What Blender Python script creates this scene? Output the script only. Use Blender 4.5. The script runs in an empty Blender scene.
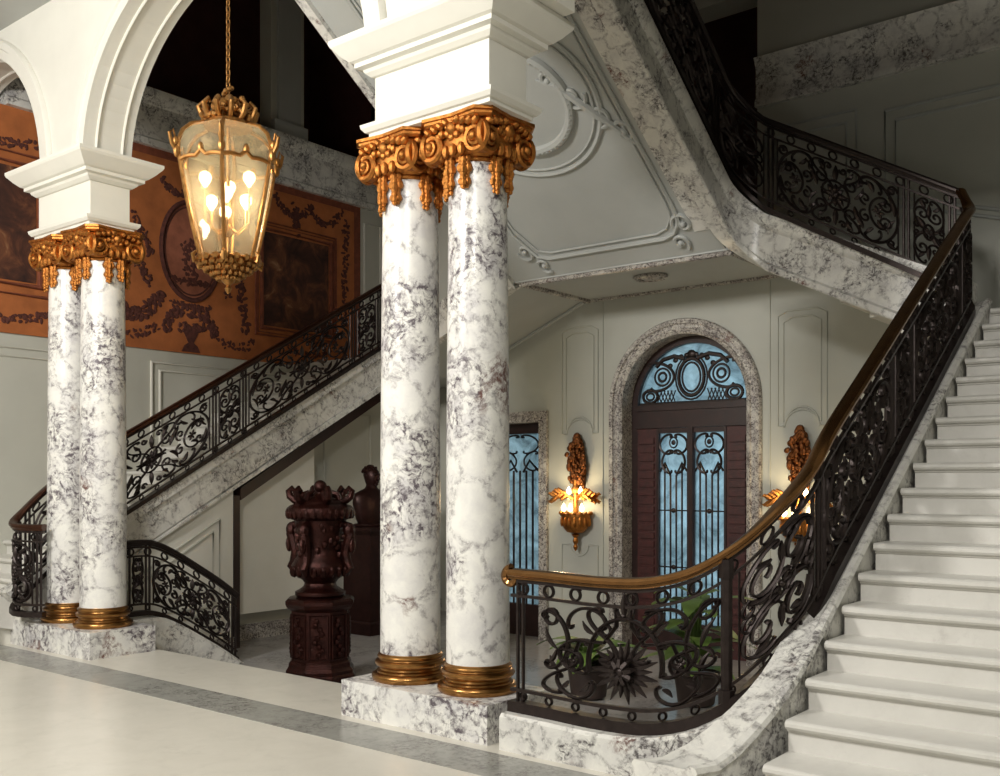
import bpy, math, random
from math import sin, cos, pi, sqrt, atan2, radians
from mathutils import Vector, Matrix
random.seed(7)
SC = bpy.context.scene
COL = SC.collection

# ------------------------------------------------------------------ mesh helper
class MB:
    def __init__(s): s.v = []; s.f = []
    def add(s, vs, fs):
        b = len(s.v); s.v.extend([tuple(p) for p in vs]); s.f.extend([tuple(b+i for i in f) for f in fs]); return s
    def box(s, x0, x1, y0, y1, z0, z1):
        v = [(x0,y0,z0),(x1,y0,z0),(x1,y1,z0),(x0,y1,z0),(x0,y0,z1),(x1,y0,z1),(x1,y1,z1),(x0,y1,z1)]
        return s.add(v, [(0,3,2,1),(4,5,6,7),(0,1,5,4),(1,2,6,5),(2,3,7,6),(3,0,4,7)])
    def prism(s, a, b):
        n = len(a)
        return s.add(list(a)+list(b), [tuple(reversed(range(n))), tuple(range(n,2*n))]+[(i,(i+1)%n,n+(i+1)%n,n+i) for i in range(n)])
    def exx(s, poly, x0, x1):   # (y,z) polygon along x
        return s.prism([(x0,y,z) for y,z in poly], [(x1,y,z) for y,z in poly])
    def exy(s, poly, y0, y1):   # (x,z) polygon along y
        return s.prism([(x,y0,z) for x,z in poly], [(x,y1,z) for x,z in poly])
    def exz(s, poly, z0, z1):
        return s.prism([(x,y,z0) for x,y in poly], [(x,y,z1) for x,y in poly])
    def tube(s, pts, r, n=6, closed=False, flat=1.0, up=None):
        pts = [Vector(p) for p in pts]; m = len(pts)
        if m < 2: return s
        rs = r if isinstance(r, (list, tuple)) else [r]*m
        vs = []; ref = None
        for i in range(m):
            if closed: t = pts[(i+1)%m]-pts[i-1]
            else: t = pts[min(i+1,m-1)]-pts[max(i-1,0)]
            if t.length < 1e-9: t = Vector((0,0,1))
            t.normalize()
            if up is not None: ref = Vector(up)
            if ref is None:
                ref = Vector((0,0,1)) if abs(t.z) < .9 else Vector((1,0,0))
            a = ref - t*ref.dot(t)
            if a.length < 1e-6: a = t.orthogonal()
            a.normalize(); b = t.cross(a)
            if up is None: ref = a
            for k in range(n):
                th = 2*pi*k/n
                vs.append(pts[i] + (a*cos(th)*flat + b*sin(th))*rs[i])
        fs = []
        for i in range(m if closed else m-1):
            j = (i+1) % m
            for k in range(n):
                fs.append((i*n+k, i*n+(k+1)%n, j*n+(k+1)%n, j*n+k))
        if not closed: fs += [tuple(reversed(range(n))), tuple(range((m-1)*n, m*n))]
        return s.add(vs, fs)
    def lathe(s, prof, c, n=32, a0=0, a1=2*pi, sx=1, sy=1):
        full = abs(a1-a0-2*pi) < 1e-6; k = n if full else n+1; vs = []
        for r, z in prof:
            for i in range(k):
                a = a0+(a1-a0)*i/n
                vs.append((c[0]+r*cos(a)*sx, c[1]+r*sin(a)*sy, c[2]+z))
        fs = []
        for j in range(len(prof)-1):
            for i in range(n):
                q = (i+1) % k
                fs.append((j*k+i, j*k+q, (j+1)*k+q, (j+1)*k+i))
        if full:
            fs.append(tuple(reversed(range(k)))); fs.append(tuple(range((len(prof)-1)*k, len(prof)*k)))
        return s.add(vs, fs)
    def ell(s, c, r, M=None, nu=8, nv=5):
        if not isinstance(r, (tuple, list)): r = (r, r, r)
        vs = []; c = Vector(c)
        for j in range(nv+1):
            ph = pi*j/nv
            for i in range(nu):
                th = 2*pi*i/nu
                p = Vector((r[0]*sin(ph)*cos(th), r[1]*sin(ph)*sin(th), r[2]*cos(ph)))
                if M is not None: p = M @ p
                vs.append(c+p)
        fs = [(j*nu+i, (j+1)*nu+i, (j+1)*nu+(i+1)%nu, j*nu+(i+1)%nu) for j in range(nv) for i in range(nu)]
        return s.add(vs, fs)
    def sweep(s, rows, closed=True):   # rows of equal-length rings
        n = len(rows[0]); vs = [p for r in rows for p in r]; fs = []
        for i in range(len(rows)-1):
            for k in range(n if closed else n-1):
                q = (k+1) % n
                fs.append((i*n+k, i*n+q, (i+1)*n+q, (i+1)*n+k))
        if closed: fs += [tuple(reversed(range(n))), tuple(range((len(rows)-1)*n, len(rows)*n))]
        return s.add(vs, fs)
    def build(s, name, mat, parent=None, smooth=True, ang=.65, origin=None):
        me = bpy.data.meshes.new(name)
        o0 = Vector(origin) if origin is not None else Vector((0,0,0))
        me.from_pydata([tuple(Vector(p)-o0) for p in s.v], [], s.f); me.validate(); me.update()
        import bmesh
        bm = bmesh.new(); bm.from_mesh(me); bmesh.ops.recalc_face_normals(bm, faces=bm.faces[:]); bm.to_mesh(me); bm.free()
        if smooth:
            me.polygons.foreach_set('use_smooth', [True]*len(me.polygons)); me.set_sharp_from_angle(angle=ang)
        me.materials.append(mat)
        o = bpy.data.objects.new(name, me); COL.objects.link(o)
        if parent is not None:
            o.parent = parent; o.location = o0 - parent.location
        else: o.location = o0
        return o

def tag(o, label=None, cat=None, group=None, kind=None):
    if label: o['label'] = label
    if cat: o['category'] = cat
    if group: o['group'] = group
    if kind: o['kind'] = kind
    return o
def thing(name, loc, label, cat, group=None, kind=None):
    o = bpy.data.objects.new(name, None); COL.objects.link(o); o.location = loc; o.empty_display_size = .1
    return tag(o, label, cat, group, kind)
def part(mb, name, mat, parent, **k):   # verts are world coords
    return mb.build(name, mat, parent, **k)
def struct(mb, name, mat, **k):
    return tag(mb.build(name, mat, None, **k), kind='structure')
def sub(mb, name, mat, par, root, **k):
    o = mb.build(name, mat, None, **k); o.parent = par; o.location = (0,0,0); return o

# ------------------------------------------------------------------ materials
def newmat(name):
    m = bpy.data.materials.new(name); m.use_nodes = True
    return m, m.node_tree, m.node_tree.nodes['Principled BSDF']
def N(t, typ, **k):
    n = t.nodes.new(typ)
    for a, v in k.items():
        if a in n.inputs: n.inputs[a].default_value = v
        else: setattr(n, a, v)
    return n
def ramp(t, src, stops):
    r = t.nodes.new('ShaderNodeValToRGB'); e = r.color_ramp.elements
    while len(e) < len(stops): e.new(.5)
    for el, (p, c) in zip(e, stops):
        el.position = p; el.color = (*c, 1) if len(c) == 3 else c
    t.links.new(src, r.inputs[0]); return r.outputs[0]
def mix(t, fac, a, b, mode='MIX'):
    m = t.nodes.new('ShaderNodeMix'); m.data_type = 'RGBA'; m.blend_type = mode
    for s_, v in ((0, fac), (6, a), (7, b)):
        if hasattr(v, 'links') or isinstance(v, bpy.types.NodeSocket): t.links.new(v, m.inputs[s_])
        else: m.inputs[s_].default_value = v if s_ == 0 else (*v, 1)
    return m.outputs[2]
def coords(t, rnd=True):
    tc = t.nodes.new('ShaderNodeTexCoord')
    if not rnd: return tc.outputs['Object']
    oi = t.nodes.new('ShaderNodeObjectInfo'); sc = N(t, 'ShaderNodeVectorMath', operation='SCALE')
    cb = t.nodes.new('ShaderNodeCombineXYZ')
    for i in range(3): t.links.new(oi.outputs['Random'], cb.inputs[i])
    t.links.new(cb.outputs[0], sc.inputs[0]); sc.inputs['Scale'].default_value = 37
    ad = N(t, 'ShaderNodeVectorMath', operation='ADD'); t.links.new(tc.outputs['Object'], ad.inputs[0]); t.links.new(sc.outputs[0], ad.inputs[1])
    return ad.outputs[0]
def noise(t, vec, scale, detail=4, rough=.55, dist=0):
    n = N(t, 'ShaderNodeTexNoise'); n.inputs['Scale'].default_value = scale; n.inputs['Detail'].default_value = detail
    n.inputs['Roughness'].default_value = rough; n.inputs['Distortion'].default_value = dist
    t.links.new(vec, n.inputs['Vector']); return n.outputs['Fac']
def bump(t, bs, src, st, d=.01):
    b = t.nodes.new('ShaderNodeBump'); b.inputs['Strength'].default_value = st; b.inputs['Distance'].default_value = d
    t.links.new(src, b.inputs['Height']); t.links.new(b.outputs[0], bs.inputs['Normal'])

def plain(name, c, rough=.5, metal=0, var=.12, vs=6, bs=0, coat=0, spec=.5):
    m, t, b = newmat(name); v = coords(t)
    f = noise(t, v, vs, 5)
    col = ramp(t, f, [(.25, tuple(x*(1-var) for x in c)), (.75, tuple(min(1, x*(1+var)) for x in c))])
    t.links.new(col, b.inputs['Base Color'])
    b.inputs['Roughness'].default_value = rough; b.inputs['Metallic'].default_value = metal
    b.inputs['Coat Weight'].default_value = coat; b.inputs['Specular IOR Level'].default_value = spec
    if bs: bump(t, b, noise(t, v, vs*6, 4), bs, .004)
    return m
def marble(name, base, cloud, vein, scale=1.0, amount=.5, rough=.22, rust=True, bands=(.47, .60)):
    m, t, b = newmat(name); v = coords(t)
    n1 = N(t, 'ShaderNodeTexNoise'); n1.inputs['Scale'].default_value = 4.5*scale; n1.inputs['Detail'].default_value = 6
    n1.inputs['Roughness'].default_value = .62
    t.links.new(v, n1.inputs['Vector'])
    sb = N(t, 'ShaderNodeVectorMath', operation='SUBTRACT'); sb.inputs[1].default_value = (.5,.5,.5); t.links.new(n1.outputs['Color'], sb.inputs[0])
    sc = N(t, 'ShaderNodeVectorMath', operation='SCALE'); sc.inputs['Scale'].default_value = .20/scale; t.links.new(sb.outputs[0], sc.inputs[0])
    ad = N(t, 'ShaderNodeVectorMath', operation='ADD'); t.links.new(v, ad.inputs[0]); t.links.new(sc.outputs[0], ad.inputs[1])
    w = ad.outputs[0]
    def cells(s_, wd):
        vo = N(t, 'ShaderNodeTexVoronoi', feature='DISTANCE_TO_EDGE'); vo.inputs['Scale'].default_value = s_*scale; t.links.new(w, vo.inputs['Vector'])
        return ramp(t, vo.outputs['Distance'], [(0, (1,1,1)), (wd, (0,0,0))])
    msk = ramp(t, noise(t, v, 2.4*scale, 7, .62, .4), [(bands[0], (0,0,0)), (bands[1], (1,1,1))])
    cl = ramp(t, noise(t, w, 6*scale, 9, .7), [(.40, (0,0,0)), (.66, (1,1,1))])
    fine = ramp(t, noise(t, w, 26*scale, 7, .72), [(.42, (0,0,0)), (.60, (1,1,1))])
    big = cells(4.2, .10); mid = cells(11, .16); small = cells(26, .22)
    c = mix(t, mix(t, 1.0, cl, mix(t, .5, msk, (1,1,1)), 'MULTIPLY'), base, cloud)
    net = mix(t, 1.0, mid, small, 'ADD')
    net = mix(t, 1.0, mix(t, 1.0, net, msk, 'MULTIPLY'), fine, 'MULTIPLY')
    c = mix(t, net, c, vein)
    b1 = mix(t, 1.0, big, fine, 'MULTIPLY')
    k = t.nodes.new('ShaderNodeMath'); k.operation = 'MULTIPLY'; k.inputs[1].default_value = amount
    t.links.new(b1, k.inputs[0])
    c = mix(t, k.outputs[0], c, vein)
    if rust:
        rr = ramp(t, noise(t, w, 2.3*scale, 3), [(.65, (0,0,0)), (.70, (1,1,1))])
        c = mix(t, mix(t, 1.0, rr, fine, 'MULTIPLY'), c, (.14, .055, .04))
    t.links.new(c, b.inputs['Base Color']); b.inputs['Roughness'].default_value = rough
    return m

M = {}
M['col'] = marble('column_marble', (.82,.81,.76), (.54,.525,.54), (.11,.09,.105), .78, .7, .3, bands=(.462,.585))
M['grey_marble'] = marble('stringer_marble', (.76,.75,.70), (.48,.465,.46), (.10,.09,.09), 1.1, .7, .3, bands=(.48,.60))
M['dark_marble'] = marble('surround_marble', (.62,.59,.53), (.30,.27,.26), (.06,.045,.045), 1.8, 1.0, .3, bands=(.36,.48))
M['step'] = marble('step_marble', (.70,.685,.64), (.60,.585,.545), (.46,.44,.41), .6, .18, .35, rust=False, bands=(.6,.8))
M['floor'] = marble('floor_marble', (.66,.63,.555), (.58,.55,.48), (.45,.42,.37), .5, .15, .25, rust=False, bands=(.6,.8))
M['stripe'] = marble('floor_stripe_marble', (.32,.32,.29), (.25,.25,.23), (.16,.15,.14), 1, .4, .25, rust=False)
M['low_floor'] = marble('hall_floor_marble', (.40,.385,.37), (.32,.305,.30), (.22,.21,.2), .8, .2, .18, rust=False)
M['wall'] = plain('hall_wall_paint', (.45,.455,.405), .6, 0, .05, 2, .05)
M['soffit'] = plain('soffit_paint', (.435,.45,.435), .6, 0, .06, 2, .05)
M['white'] = plain('entablature_paint', (.74,.725,.655), .5, 0, .04, 3, .04)
M['dado'] = plain('dado_paint', (.53,.525,.46), .55, 0, .05, 2)
M['gallery'] = plain('gallery_maroon', (.10,.035,.028), .7, 0, .3, 3)
M['gold'] = plain('gilt_bronze', (.44,.175,.042), .40, 1, .45, 26, .8)
M['gold_pale'] = plain('lantern_gilt', (.40,.20,.065), .38, 1, .45, 20, .4)
M['brass'] = plain('column_base_gilt', (.34,.17,.055), .28, 1, .25, 9, .15)
M['rail'] = plain('handrail_bronze', (.185,.092,.034), .22, .95, .2, 12)
M['rail_dk'] = plain('dark_handrail', (.065,.026,.015), .3, .8, .25, 12)
M['iron'] = plain('wrought_iron', (.030,.021,.019), .38, .6, .35, 20, .2)
M['bronze'] = plain('urn_bronze', (.034,.0085,.006), .25, .7, .6, 16, 1.3)
M['bronze_dk'] = plain('bust_bronze', (.03,.010,.008), .4, .6, .35, 10, .3)
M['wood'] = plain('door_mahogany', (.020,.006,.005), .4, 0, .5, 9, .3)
M['panelwood'] = plain('door_side_panel', (.05,.009,.0075), .5, 0, .45, 16, .4)
M['tap'] = plain('tapestry_ground', (.40,.125,.035), .9, 0, .22, 5, .4)
M['tap_dk'] = plain('tapestry_motif', (.085,.024,.016), .9, 0, .5, 18, .4)
M['tap_md'] = plain('tapestry_oval_ground', (.30,.10,.055), .9, 0, .25, 8, .4)
M['tap_fr'] = plain('tapestry_frame', (.19,.05,.022), .8, 0, .35, 12, .4)
M['leaf'] = plain('plant_leaf', (.12,.20,.04), .5, 0, .45, 6)
M['pot'] = plain('plant_pot', (.035,.022,.018), .5, 0, .3, 8)
M['sconce_dk'] = plain('sconce_backplate_bronze', (.17,.062,.022), .4, 1, .45, 30, .8)
M['candle'] = plain('candle_sleeve', (.7,.6,.4), .5)
def picmat():
    m, t, b = newmat('woven_picture'); v = coords(t)
    a = ramp(t, noise(t, v, 3.2, 6, .6, .8), [(.32, (.025,.010,.008)), (.5, (.075,.026,.014)), (.62, (.17,.06,.025)), (.74, (.36,.20,.10))])
    t.links.new(a, b.inputs['Base Color']); b.inputs['Roughness'].default_value = .9
    return m
M['pic'] = picmat()
def emis(name, c, s):
    m, t, b = newmat(name); b.inputs['Emission Color'].default_value = (*c, 1); b.inputs['Emission Strength'].default_value = s
    b.inputs['Base Color'].default_value = (*c, 1); return m
M['bulb'] = emis('lit_bulb', (1, .82, .5), 7)
M['bulb_l'] = emis('lantern_bulb', (1, .80, .52), 5)
def glassmat(name, tint, tl, amount, rough=.05, lo=.25):
    m = bpy.data.materials.new(name); m.use_nodes = True; t = m.node_tree; t.nodes.clear()
    o = t.nodes.new('ShaderNodeOutputMaterial'); tr = t.nodes.new('ShaderNodeBsdfTransparent'); tr.inputs[0].default_value = (*tint, 1)
    gl = t.nodes.new('ShaderNodeBsdfGlossy'); gl.inputs['Roughness'].default_value = rough
    tl_ = t.nodes.new('ShaderNodeBsdfTranslucent'); m1 = t.nodes.new('ShaderNodeMixShader'); m2 = t.nodes.new('ShaderNodeMixShader')
    m1.inputs[0].default_value = amount; m2.inputs[0].default_value = .07
    v = coords(t)
    c = ramp(t, noise(t, v, 3.5, 6, .65, 1.2), [(.3, tuple(x*lo for x in tl)), (.5, tuple(x*(.6+.4*lo) for x in tl)), (.66, tl)])
    t.links.new(c, tl_.inputs[0])
    t.links.new(tr.outputs[0], m1.inputs[1]); t.links.new(tl_.outputs[0], m1.inputs[2])
    t.links.new(m1.outputs[0], m2.inputs[1]); t.links.new(gl.outputs[0], m2.inputs[2]); t.links.new(m2.outputs[0], o.inputs[0])
    return m
M['door_glass'] = glassmat('rippled_door_glass', (.62,.74,.78), (.84,.90,.92), .62)
M['lamp_glass'] = glassmat('lantern_glass', (.90,.86,.74), (1.0,.92,.72), .22, lo=.8)

# ------------------------------------------------------------------ key dimensions (metres; eye level z = 0)
ZF = -1.618          # main floor
ZL = -1.98           # entrance floor
YW = 10.0            # door wall
XC = -5.39           # door axis
XLW = -11.4          # left wall
YCOL = 5.03
RS_X = -1.92; RS_R = .157; RS_T = .253
def rnose(y): return -.048 + (RS_R/RS_T)*(y-6.37)
LS_X = -9.75; LS_T = .276
def lnose(y): return ZF + (RS_R/LS_T)*(y-3.657)
ZSOF = 2.15; F3X = -4.10; F3L = -6.70; YF2 = 8.65

# ------------------------------------------------------------------ room shell
b = MB().box(XLW-.3, 4.0, -4, 5.42, ZF-.35, ZF); struct(b, 'floor', M['floor'])
b = MB().box(XLW-.3, .3, 5.42, 11.8, ZL-.3, ZL); struct(b, 'floor_hall', M['low_floor'])
b = MB().box(-9.2, -2.15, 5.42, 5.75, ZL, ZF-.12).box(-9.2, -2.15, 5.75, 6.08, ZL, ZF-.24)
o = thing('entry_steps', (-5.6, 5.7, ZL), 'low marble steps going down from the landing to the entrance hall', 'steps')
part(MB().box(-9.0, -2.15, 5.421, 5.75, ZL, ZF-.12), 'step', M['floor'], o)
part(MB().box(-9.0, -2.15, 5.751, 6.08, ZL, ZF-.24), 'step', M['floor'], o)
b = MB().box(XLW, 3.0, 4.21, 4.60, ZF, ZF+.003); struct(b, 'trim_1', M['stripe'])

def arch_top(mb, cx, r, zs, ztop, y0, y1, n=28, rz=None):
    rz = rz or r
    P = [(cx-r*cos(pi*i/n), zs+rz*sin(pi*i/n)) for i in range(n+1)]
    for (xa, za), (xb, zb) in zip(P, P[1:]):
        mb.exy([(xa,za),(xb,zb),(xb,ztop),(xa,ztop)], y0, y1)
DR = .78; DSP = .86
b = MB(); y0, y1 = YW, YW+.35
b.box(-8.7, -8.25, y0, y1, ZL, 8); b.box(-8.25, -7.36, y0, y1, .72, 8); b.box(-7.36, XC-DR, y0, y1, ZL, 2.4); b.box(-7.36, -6.8, y0, y1, 2.4, 8)
b.box(XC+DR, .3, y0, y1, ZL, 2.4); b.box(-4.5, .3, y0, y1, 2.4, 8); arch_top(b, XC, DR, DSP, 2.4, y0, y1); b.box(-6.8, -4.5, y0, y1, 5.2, 8)
struct(b, 'wall_back', M['wall'])
b = MB().box(XLW-.3, -8.7, 11.3, 11.6, ZL, 8).box(-8.72, -8.6, YW+.35, 11.6, ZL, 8); struct(b, 'wall_back_corner', M['dado'])
b = MB().box(XLW-.25, XLW, -4, 11.3, ZF-.4, 4.22).box(XLW-.25, XLW, 9.05, 9.65, 4.9, 8).box(XLW-.25, XLW, 5.0, 5.5, 4.9, 8); struct(b, 'wall_left', M['dado'])
b = MB().box(-13.4, -13.2, -4, 12, 4.6, 8.2).box(-13.3, XLW, 11.3, 11.6, 4.6, 8.2).box(-13.4, XLW-.25, -4, 12, 4.5, 4.75); struct(b, 'wall_gallery', M['gallery'])
b = MB().box(-7.0, -4.3, 12.2, 12.4, 2.3, 8).box(-7.1, -6.9, YW+.36, 12.3, 2.3, 8).box(-4.4, -4.2, YW+.36, 12.3, 2.3, 8).box(-7.0, -4.3, YW+.36, 12.3, 2.3, 2.39).box(-7.0, -4.3, YW+.36, 12.3, 7.9, 8.1); struct(b, 'wall_upper_room', M['gallery'])
b = MB().box(.1, .3, 3.6, 10.4, ZF, 8); struct(b, 'wall_right', M['wall'])
b = MB().box(4, 4.2, -4, 3.6, ZF, 4.6).box(.3, 4.2, 3.6, 3.8, ZF, 4.6); struct(b, 'wall_right_front', M['wall'])
b = MB().box(XLW-.3, 4.2, -4.2, -4, ZF, 4.6); struct(b, 'wall_front', M['wall'])
b = MB().box(-13.4, .3, 5.0, 12, 8, 8.2); struct(b, 'ceiling', M['gallery'])
b = MB().box(XLW-.3, 4.2, -4.2, 5.3, 4.6, 4.85).box(-13.4, .3, 5.0, 5.2, 4.85, 8.1); struct(b, 'ceiling_gallery', M['soffit'])
# left marble fascia band of the upper gallery
b = MB()
prof = [(0,4.22),(.10,4.22),(.10,4.30),(.06,4.33),(.06,4.74),(.12,4.78),(.16,4.86),(.16,4.92),(-.3,4.92),(-.3,4.22)]
b.prism([(XLW+p, 5.3, z) for p, z in prof], [(XLW+p, 11.3, z) for p, z in prof]); struct(b, 'trim_2', M['grey_marble'])
# upper marble band on the door wall
b = MB(); prof = [(-.004,3.94),(-.07,3.94),(-.07,4.0),(-.04,4.04),(-.04,4.34),(-.1,4.45),(-.004,4.45)]
b.prism([(-4.5, YW+p, z) for p, z in prof], [(.09, YW+p, z) for p, z in prof]); struct(b, 'trim_3', M['grey_marble'])

tn = [4]
def moulding(loops, mat, r=.012, flat=1.0, n=6, closed=True):
    mb = MB()
    for L in loops: mb.tube(L, r, n, closed)
    o = struct(mb, 'trim_%d' % tn[0], mat); tn[0] += 1; return o
def yl(pts, y): return [(x, y, z) for x, z in pts]
def xl(pts, x): return [(x, y, z) for y, z in pts]
def arc(cx, cz, r, a0, a1, n=14, rz=None): return [(cx+r*cos(a0+(a1-a0)*i/n), cz+(rz or r)*sin(a0+(a1-a0)*i/n)) for i in range(n+1)]
def wallpanel(x0, x1, z0, z1, cxs, r):
    L = [(x0, z0+.0), (x0, z1-.05), (x0+.1, z1), (x1-.1, z1), (x1, z1-.05), (x1, z0)]
    return L + [(cxs+r, z0)] + arc(cxs, z0-.02, r, 0.05, pi-.05, 10) + [(cxs-r, z0)]
for cx in (-6.77, -4.01):
    x0, x1 = cx-.26, cx+.26
    z1 = 1.84 if cx < -5 else 1.76
    moulding([yl(wallpanel(x0, x1, .56, z1, cx, .19), YW-.006), yl(wallpanel(x0+.06, x1-.06, .60, z1-.07, cx, .18), YW-.005)], M['wall'], .010)
    moulding([yl([(x0,-1.5),(x0,-.78),(cx-.16,-.78)]+arc(cx,-.78,.13,pi,2*pi,10)+[(cx+.16,-.78),(x1,-.78),(x1,-1.5)], YW-.006)], M['wall'], .010)
moulding([yl([(-4.36,ZL+.3),(-4.36,2.1)], YW-.004)], M['wall'], .01, closed=False)
moulding([yl([(-6.44,ZL+.3),(-6.44,2.1)], YW-.004)], M['wall'], .01, closed=False)
moulding([yl([(-4.4,3.3),(-4.4,3.69),(-3.45,3.69),(-3.45,2.9)], YW-.01), yl([(-4.3,3.3),(-4.3,3.58),(-3.55,3.58),(-3.55,3.0)], YW-.01)], M['soffit'], .018)
moulding([yl([(-3.17,2.7),(-3.17,3.61),(-.5,3.61),(-.5,1.9)], YW-.01), yl([(-3.07,2.75),(-3.07,3.5),(-.6,3.5),(-.6,2.0)], YW-.01)], M['soffit'], .018)
# left stair wall below the stringer, recess and its baseboard
LB = lambda y: lnose(y)-.55
b = MB().exx([(4.72,ZL),(7.21,ZL),(7.21,LB(7.21)+.02),(4.72,LB(4.72)+.3)], LS_X-.03, LS_X-.2); struct(b, 'wall_stair', M['white'])
b = MB().exx([(7.0,ZL),(11.28,ZL),(11.28,1.38),(9.9,1.38),(9.7,LB(9.7)-.02),(7.0,LB(7.0)-.02)], LS_X-.55, LS_X-.47); struct(b, 'wall_recess', M['dado'])
b = MB().box(LS_X-.46, LS_X-.02, 7.213, 7.30, ZL, LB(7.2)-.03).exx([(7.31,LB(7.31)-.15),(9.72,LB(9.72)-.15),(9.72,LB(9.72)-.005),(7.31,LB(7.31)-.005)], LS_X-.46, LS_X-.02); struct(b, 'trim_recess', M['wood'])  # dark strips down the recess jamb and along the stringer underside
b = MB().box(LS_X-.47, LS_X-.43, 7.26, 11.3, ZL, ZL+.17).box(LS_X-.47,LS_X-.44,7.21,11.3,ZL+.17,ZL+.19); struct(b, 'baseboard_recess', M['dark_marble'])
b = MB().box(LS_X-.03, LS_X-.005, 6.0, 7.21, ZL, ZL+.14); struct(b, 'baseboard_stair', M['dark_marble'])
pl = [(5.75, LB(5.75)-.18), (7.02, LB(7.02)-.20), (7.02, -1.55), (5.75, -1.55)]
pl2 = [(5.85, LB(5.85)-.28), (6.93, LB(6.93)-.29), (6.93, -1.46), (5.85, -1.46)]
moulding([xl(pl, LS_X-.028), xl(pl2, LS_X-.03)], M['dado'], .02)
for ya in (7.9, 9.0, 10.2):
    moulding([xl([(ya,-1.6),(ya,.9),(ya+.85,.9),(ya+.85,-1.6)], LS_X-.465)], M['dado'], .02)
# dado panels and corner pilaster on the left wall
for ya, yb in ((4.2,6.7),(7.15,9.6)):
    moulding([xl([(ya,-1.2),(ya,1.5),(yb,1.5),(yb,-1.2)], XLW+.01), xl([(ya+.12,-1.1),(ya+.12,1.4),(yb-.12,1.4),(yb-.12,-1.1)], XLW+.01)], M['white'], .022)
moulding([xl([(10.85,1.0),(10.85,4.0),(11.2,4.0),(11.2,1.0)], XLW+.01)], M['white'], .02)
b = MB().box(XLW, XLW+.05, 9.15, 9.55, 4.95, 8.0).box(XLW, XLW+.09, 9.05, 9.65, 4.92, 5.12); struct(b, 'trim_%d' % tn[0], M['soffit']); tn[0] += 1

# ------------------------------------------------------------------ arches and entablature over the columns
CX = [-4.21, -4.82, -8.82, -9.43]
b = MB(); ya, yb = 4.80, 5.26
def pier(xa, xb): b.box(xa, xb, ya, yb, 3.05, 3.3)
AZ = 2.97
arch_top(b, -6.86, 1.86, AZ, 4.6, ya, yb, 40, 1.48)
b.box(-3.6, .1, ya, yb, 3.12, 4.6)  # unseen flat lintel, added to keep lamp light off the upper right wall
arch_top(b, -10.93, 1.42, AZ, 4.6, ya, yb, 32, 1.45)
b.box(-9.51, -8.72, ya, yb, AZ, 4.6); b.box(-5.0, -3.60, ya, yb, AZ, 4.6)
struct(b, 'wall_arcade', M['white'])
def archivolt(cx, r, rz, s0, s1):
    rows = []
    for i in range(41):
        a = pi*i/40
        row = []
        for dr, yy in ((0,ya),(0,ya-.03),(.09,ya-.03),(.10,ya-.05),(.17,ya-.05),(.19,ya-.02),(.19,ya)):
            row.append((cx-(r+dr)*cos(a), yy, AZ+(rz+dr)*sin(a)))
        rows.append(row)
    mb = MB().sweep(rows)
    for q in (.10, .36):    # soffit fillets
        mb.tube([(cx-(r-.004)*cos(pi*i/40), ya+q, AZ+(rz-.004)*sin(pi*i/40)) for i in range(41)], .014, 6)
    struct(mb, 'trim_%d' % tn[0], M['white']); tn[0] += 1
archivolt(-6.86, 1.86, 1.48, 0, 0); archivolt(-10.93, 1.42, 1.45, 0, 0)
def entab(x0, x1, label, y1_=5.24):
    y0_ = 4.78
    o = thing('entablature_block', ((x0+x1)/2, 5.03, 2.325), label, 'entablature block')
    def ring(prof, name):
        rows = []
        for p, z in prof: rows.append([(x0-p,y0_-p,z),(x1+p,y0_-p,z),(x1+p,y1_+p,z),(x0-p,y1_+p,z)])
        part(MB().sweep(rows), name, M['white'], o, ang=.3)
    ring([(-.02,2.325),(.03,2.325),(.03,2.35),(.05,2.355),(.07,2.38),(.075,2.405),(.0,2.415)], 'architrave_moulding')
    ring([(0,2.41),(0,2.735)], 'frieze')
    ring([(0,2.73),(.02,2.735),(.05,2.76),(.06,2.78),(.10,2.79),(.10,2.82),(.125,2.83),(.17,2.87),(.20,2.905),(.215,2.92),(.225,2.94),(.225,2.965),(0,2.967)], 'cornice')
    return o
entab(-9.55, -8.60, 'moulded white block above the far left pair of columns', 5.17)
entab(-4.91, -3.91, 'moulded white block above the nearer middle pair of columns', 5.16)

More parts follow.
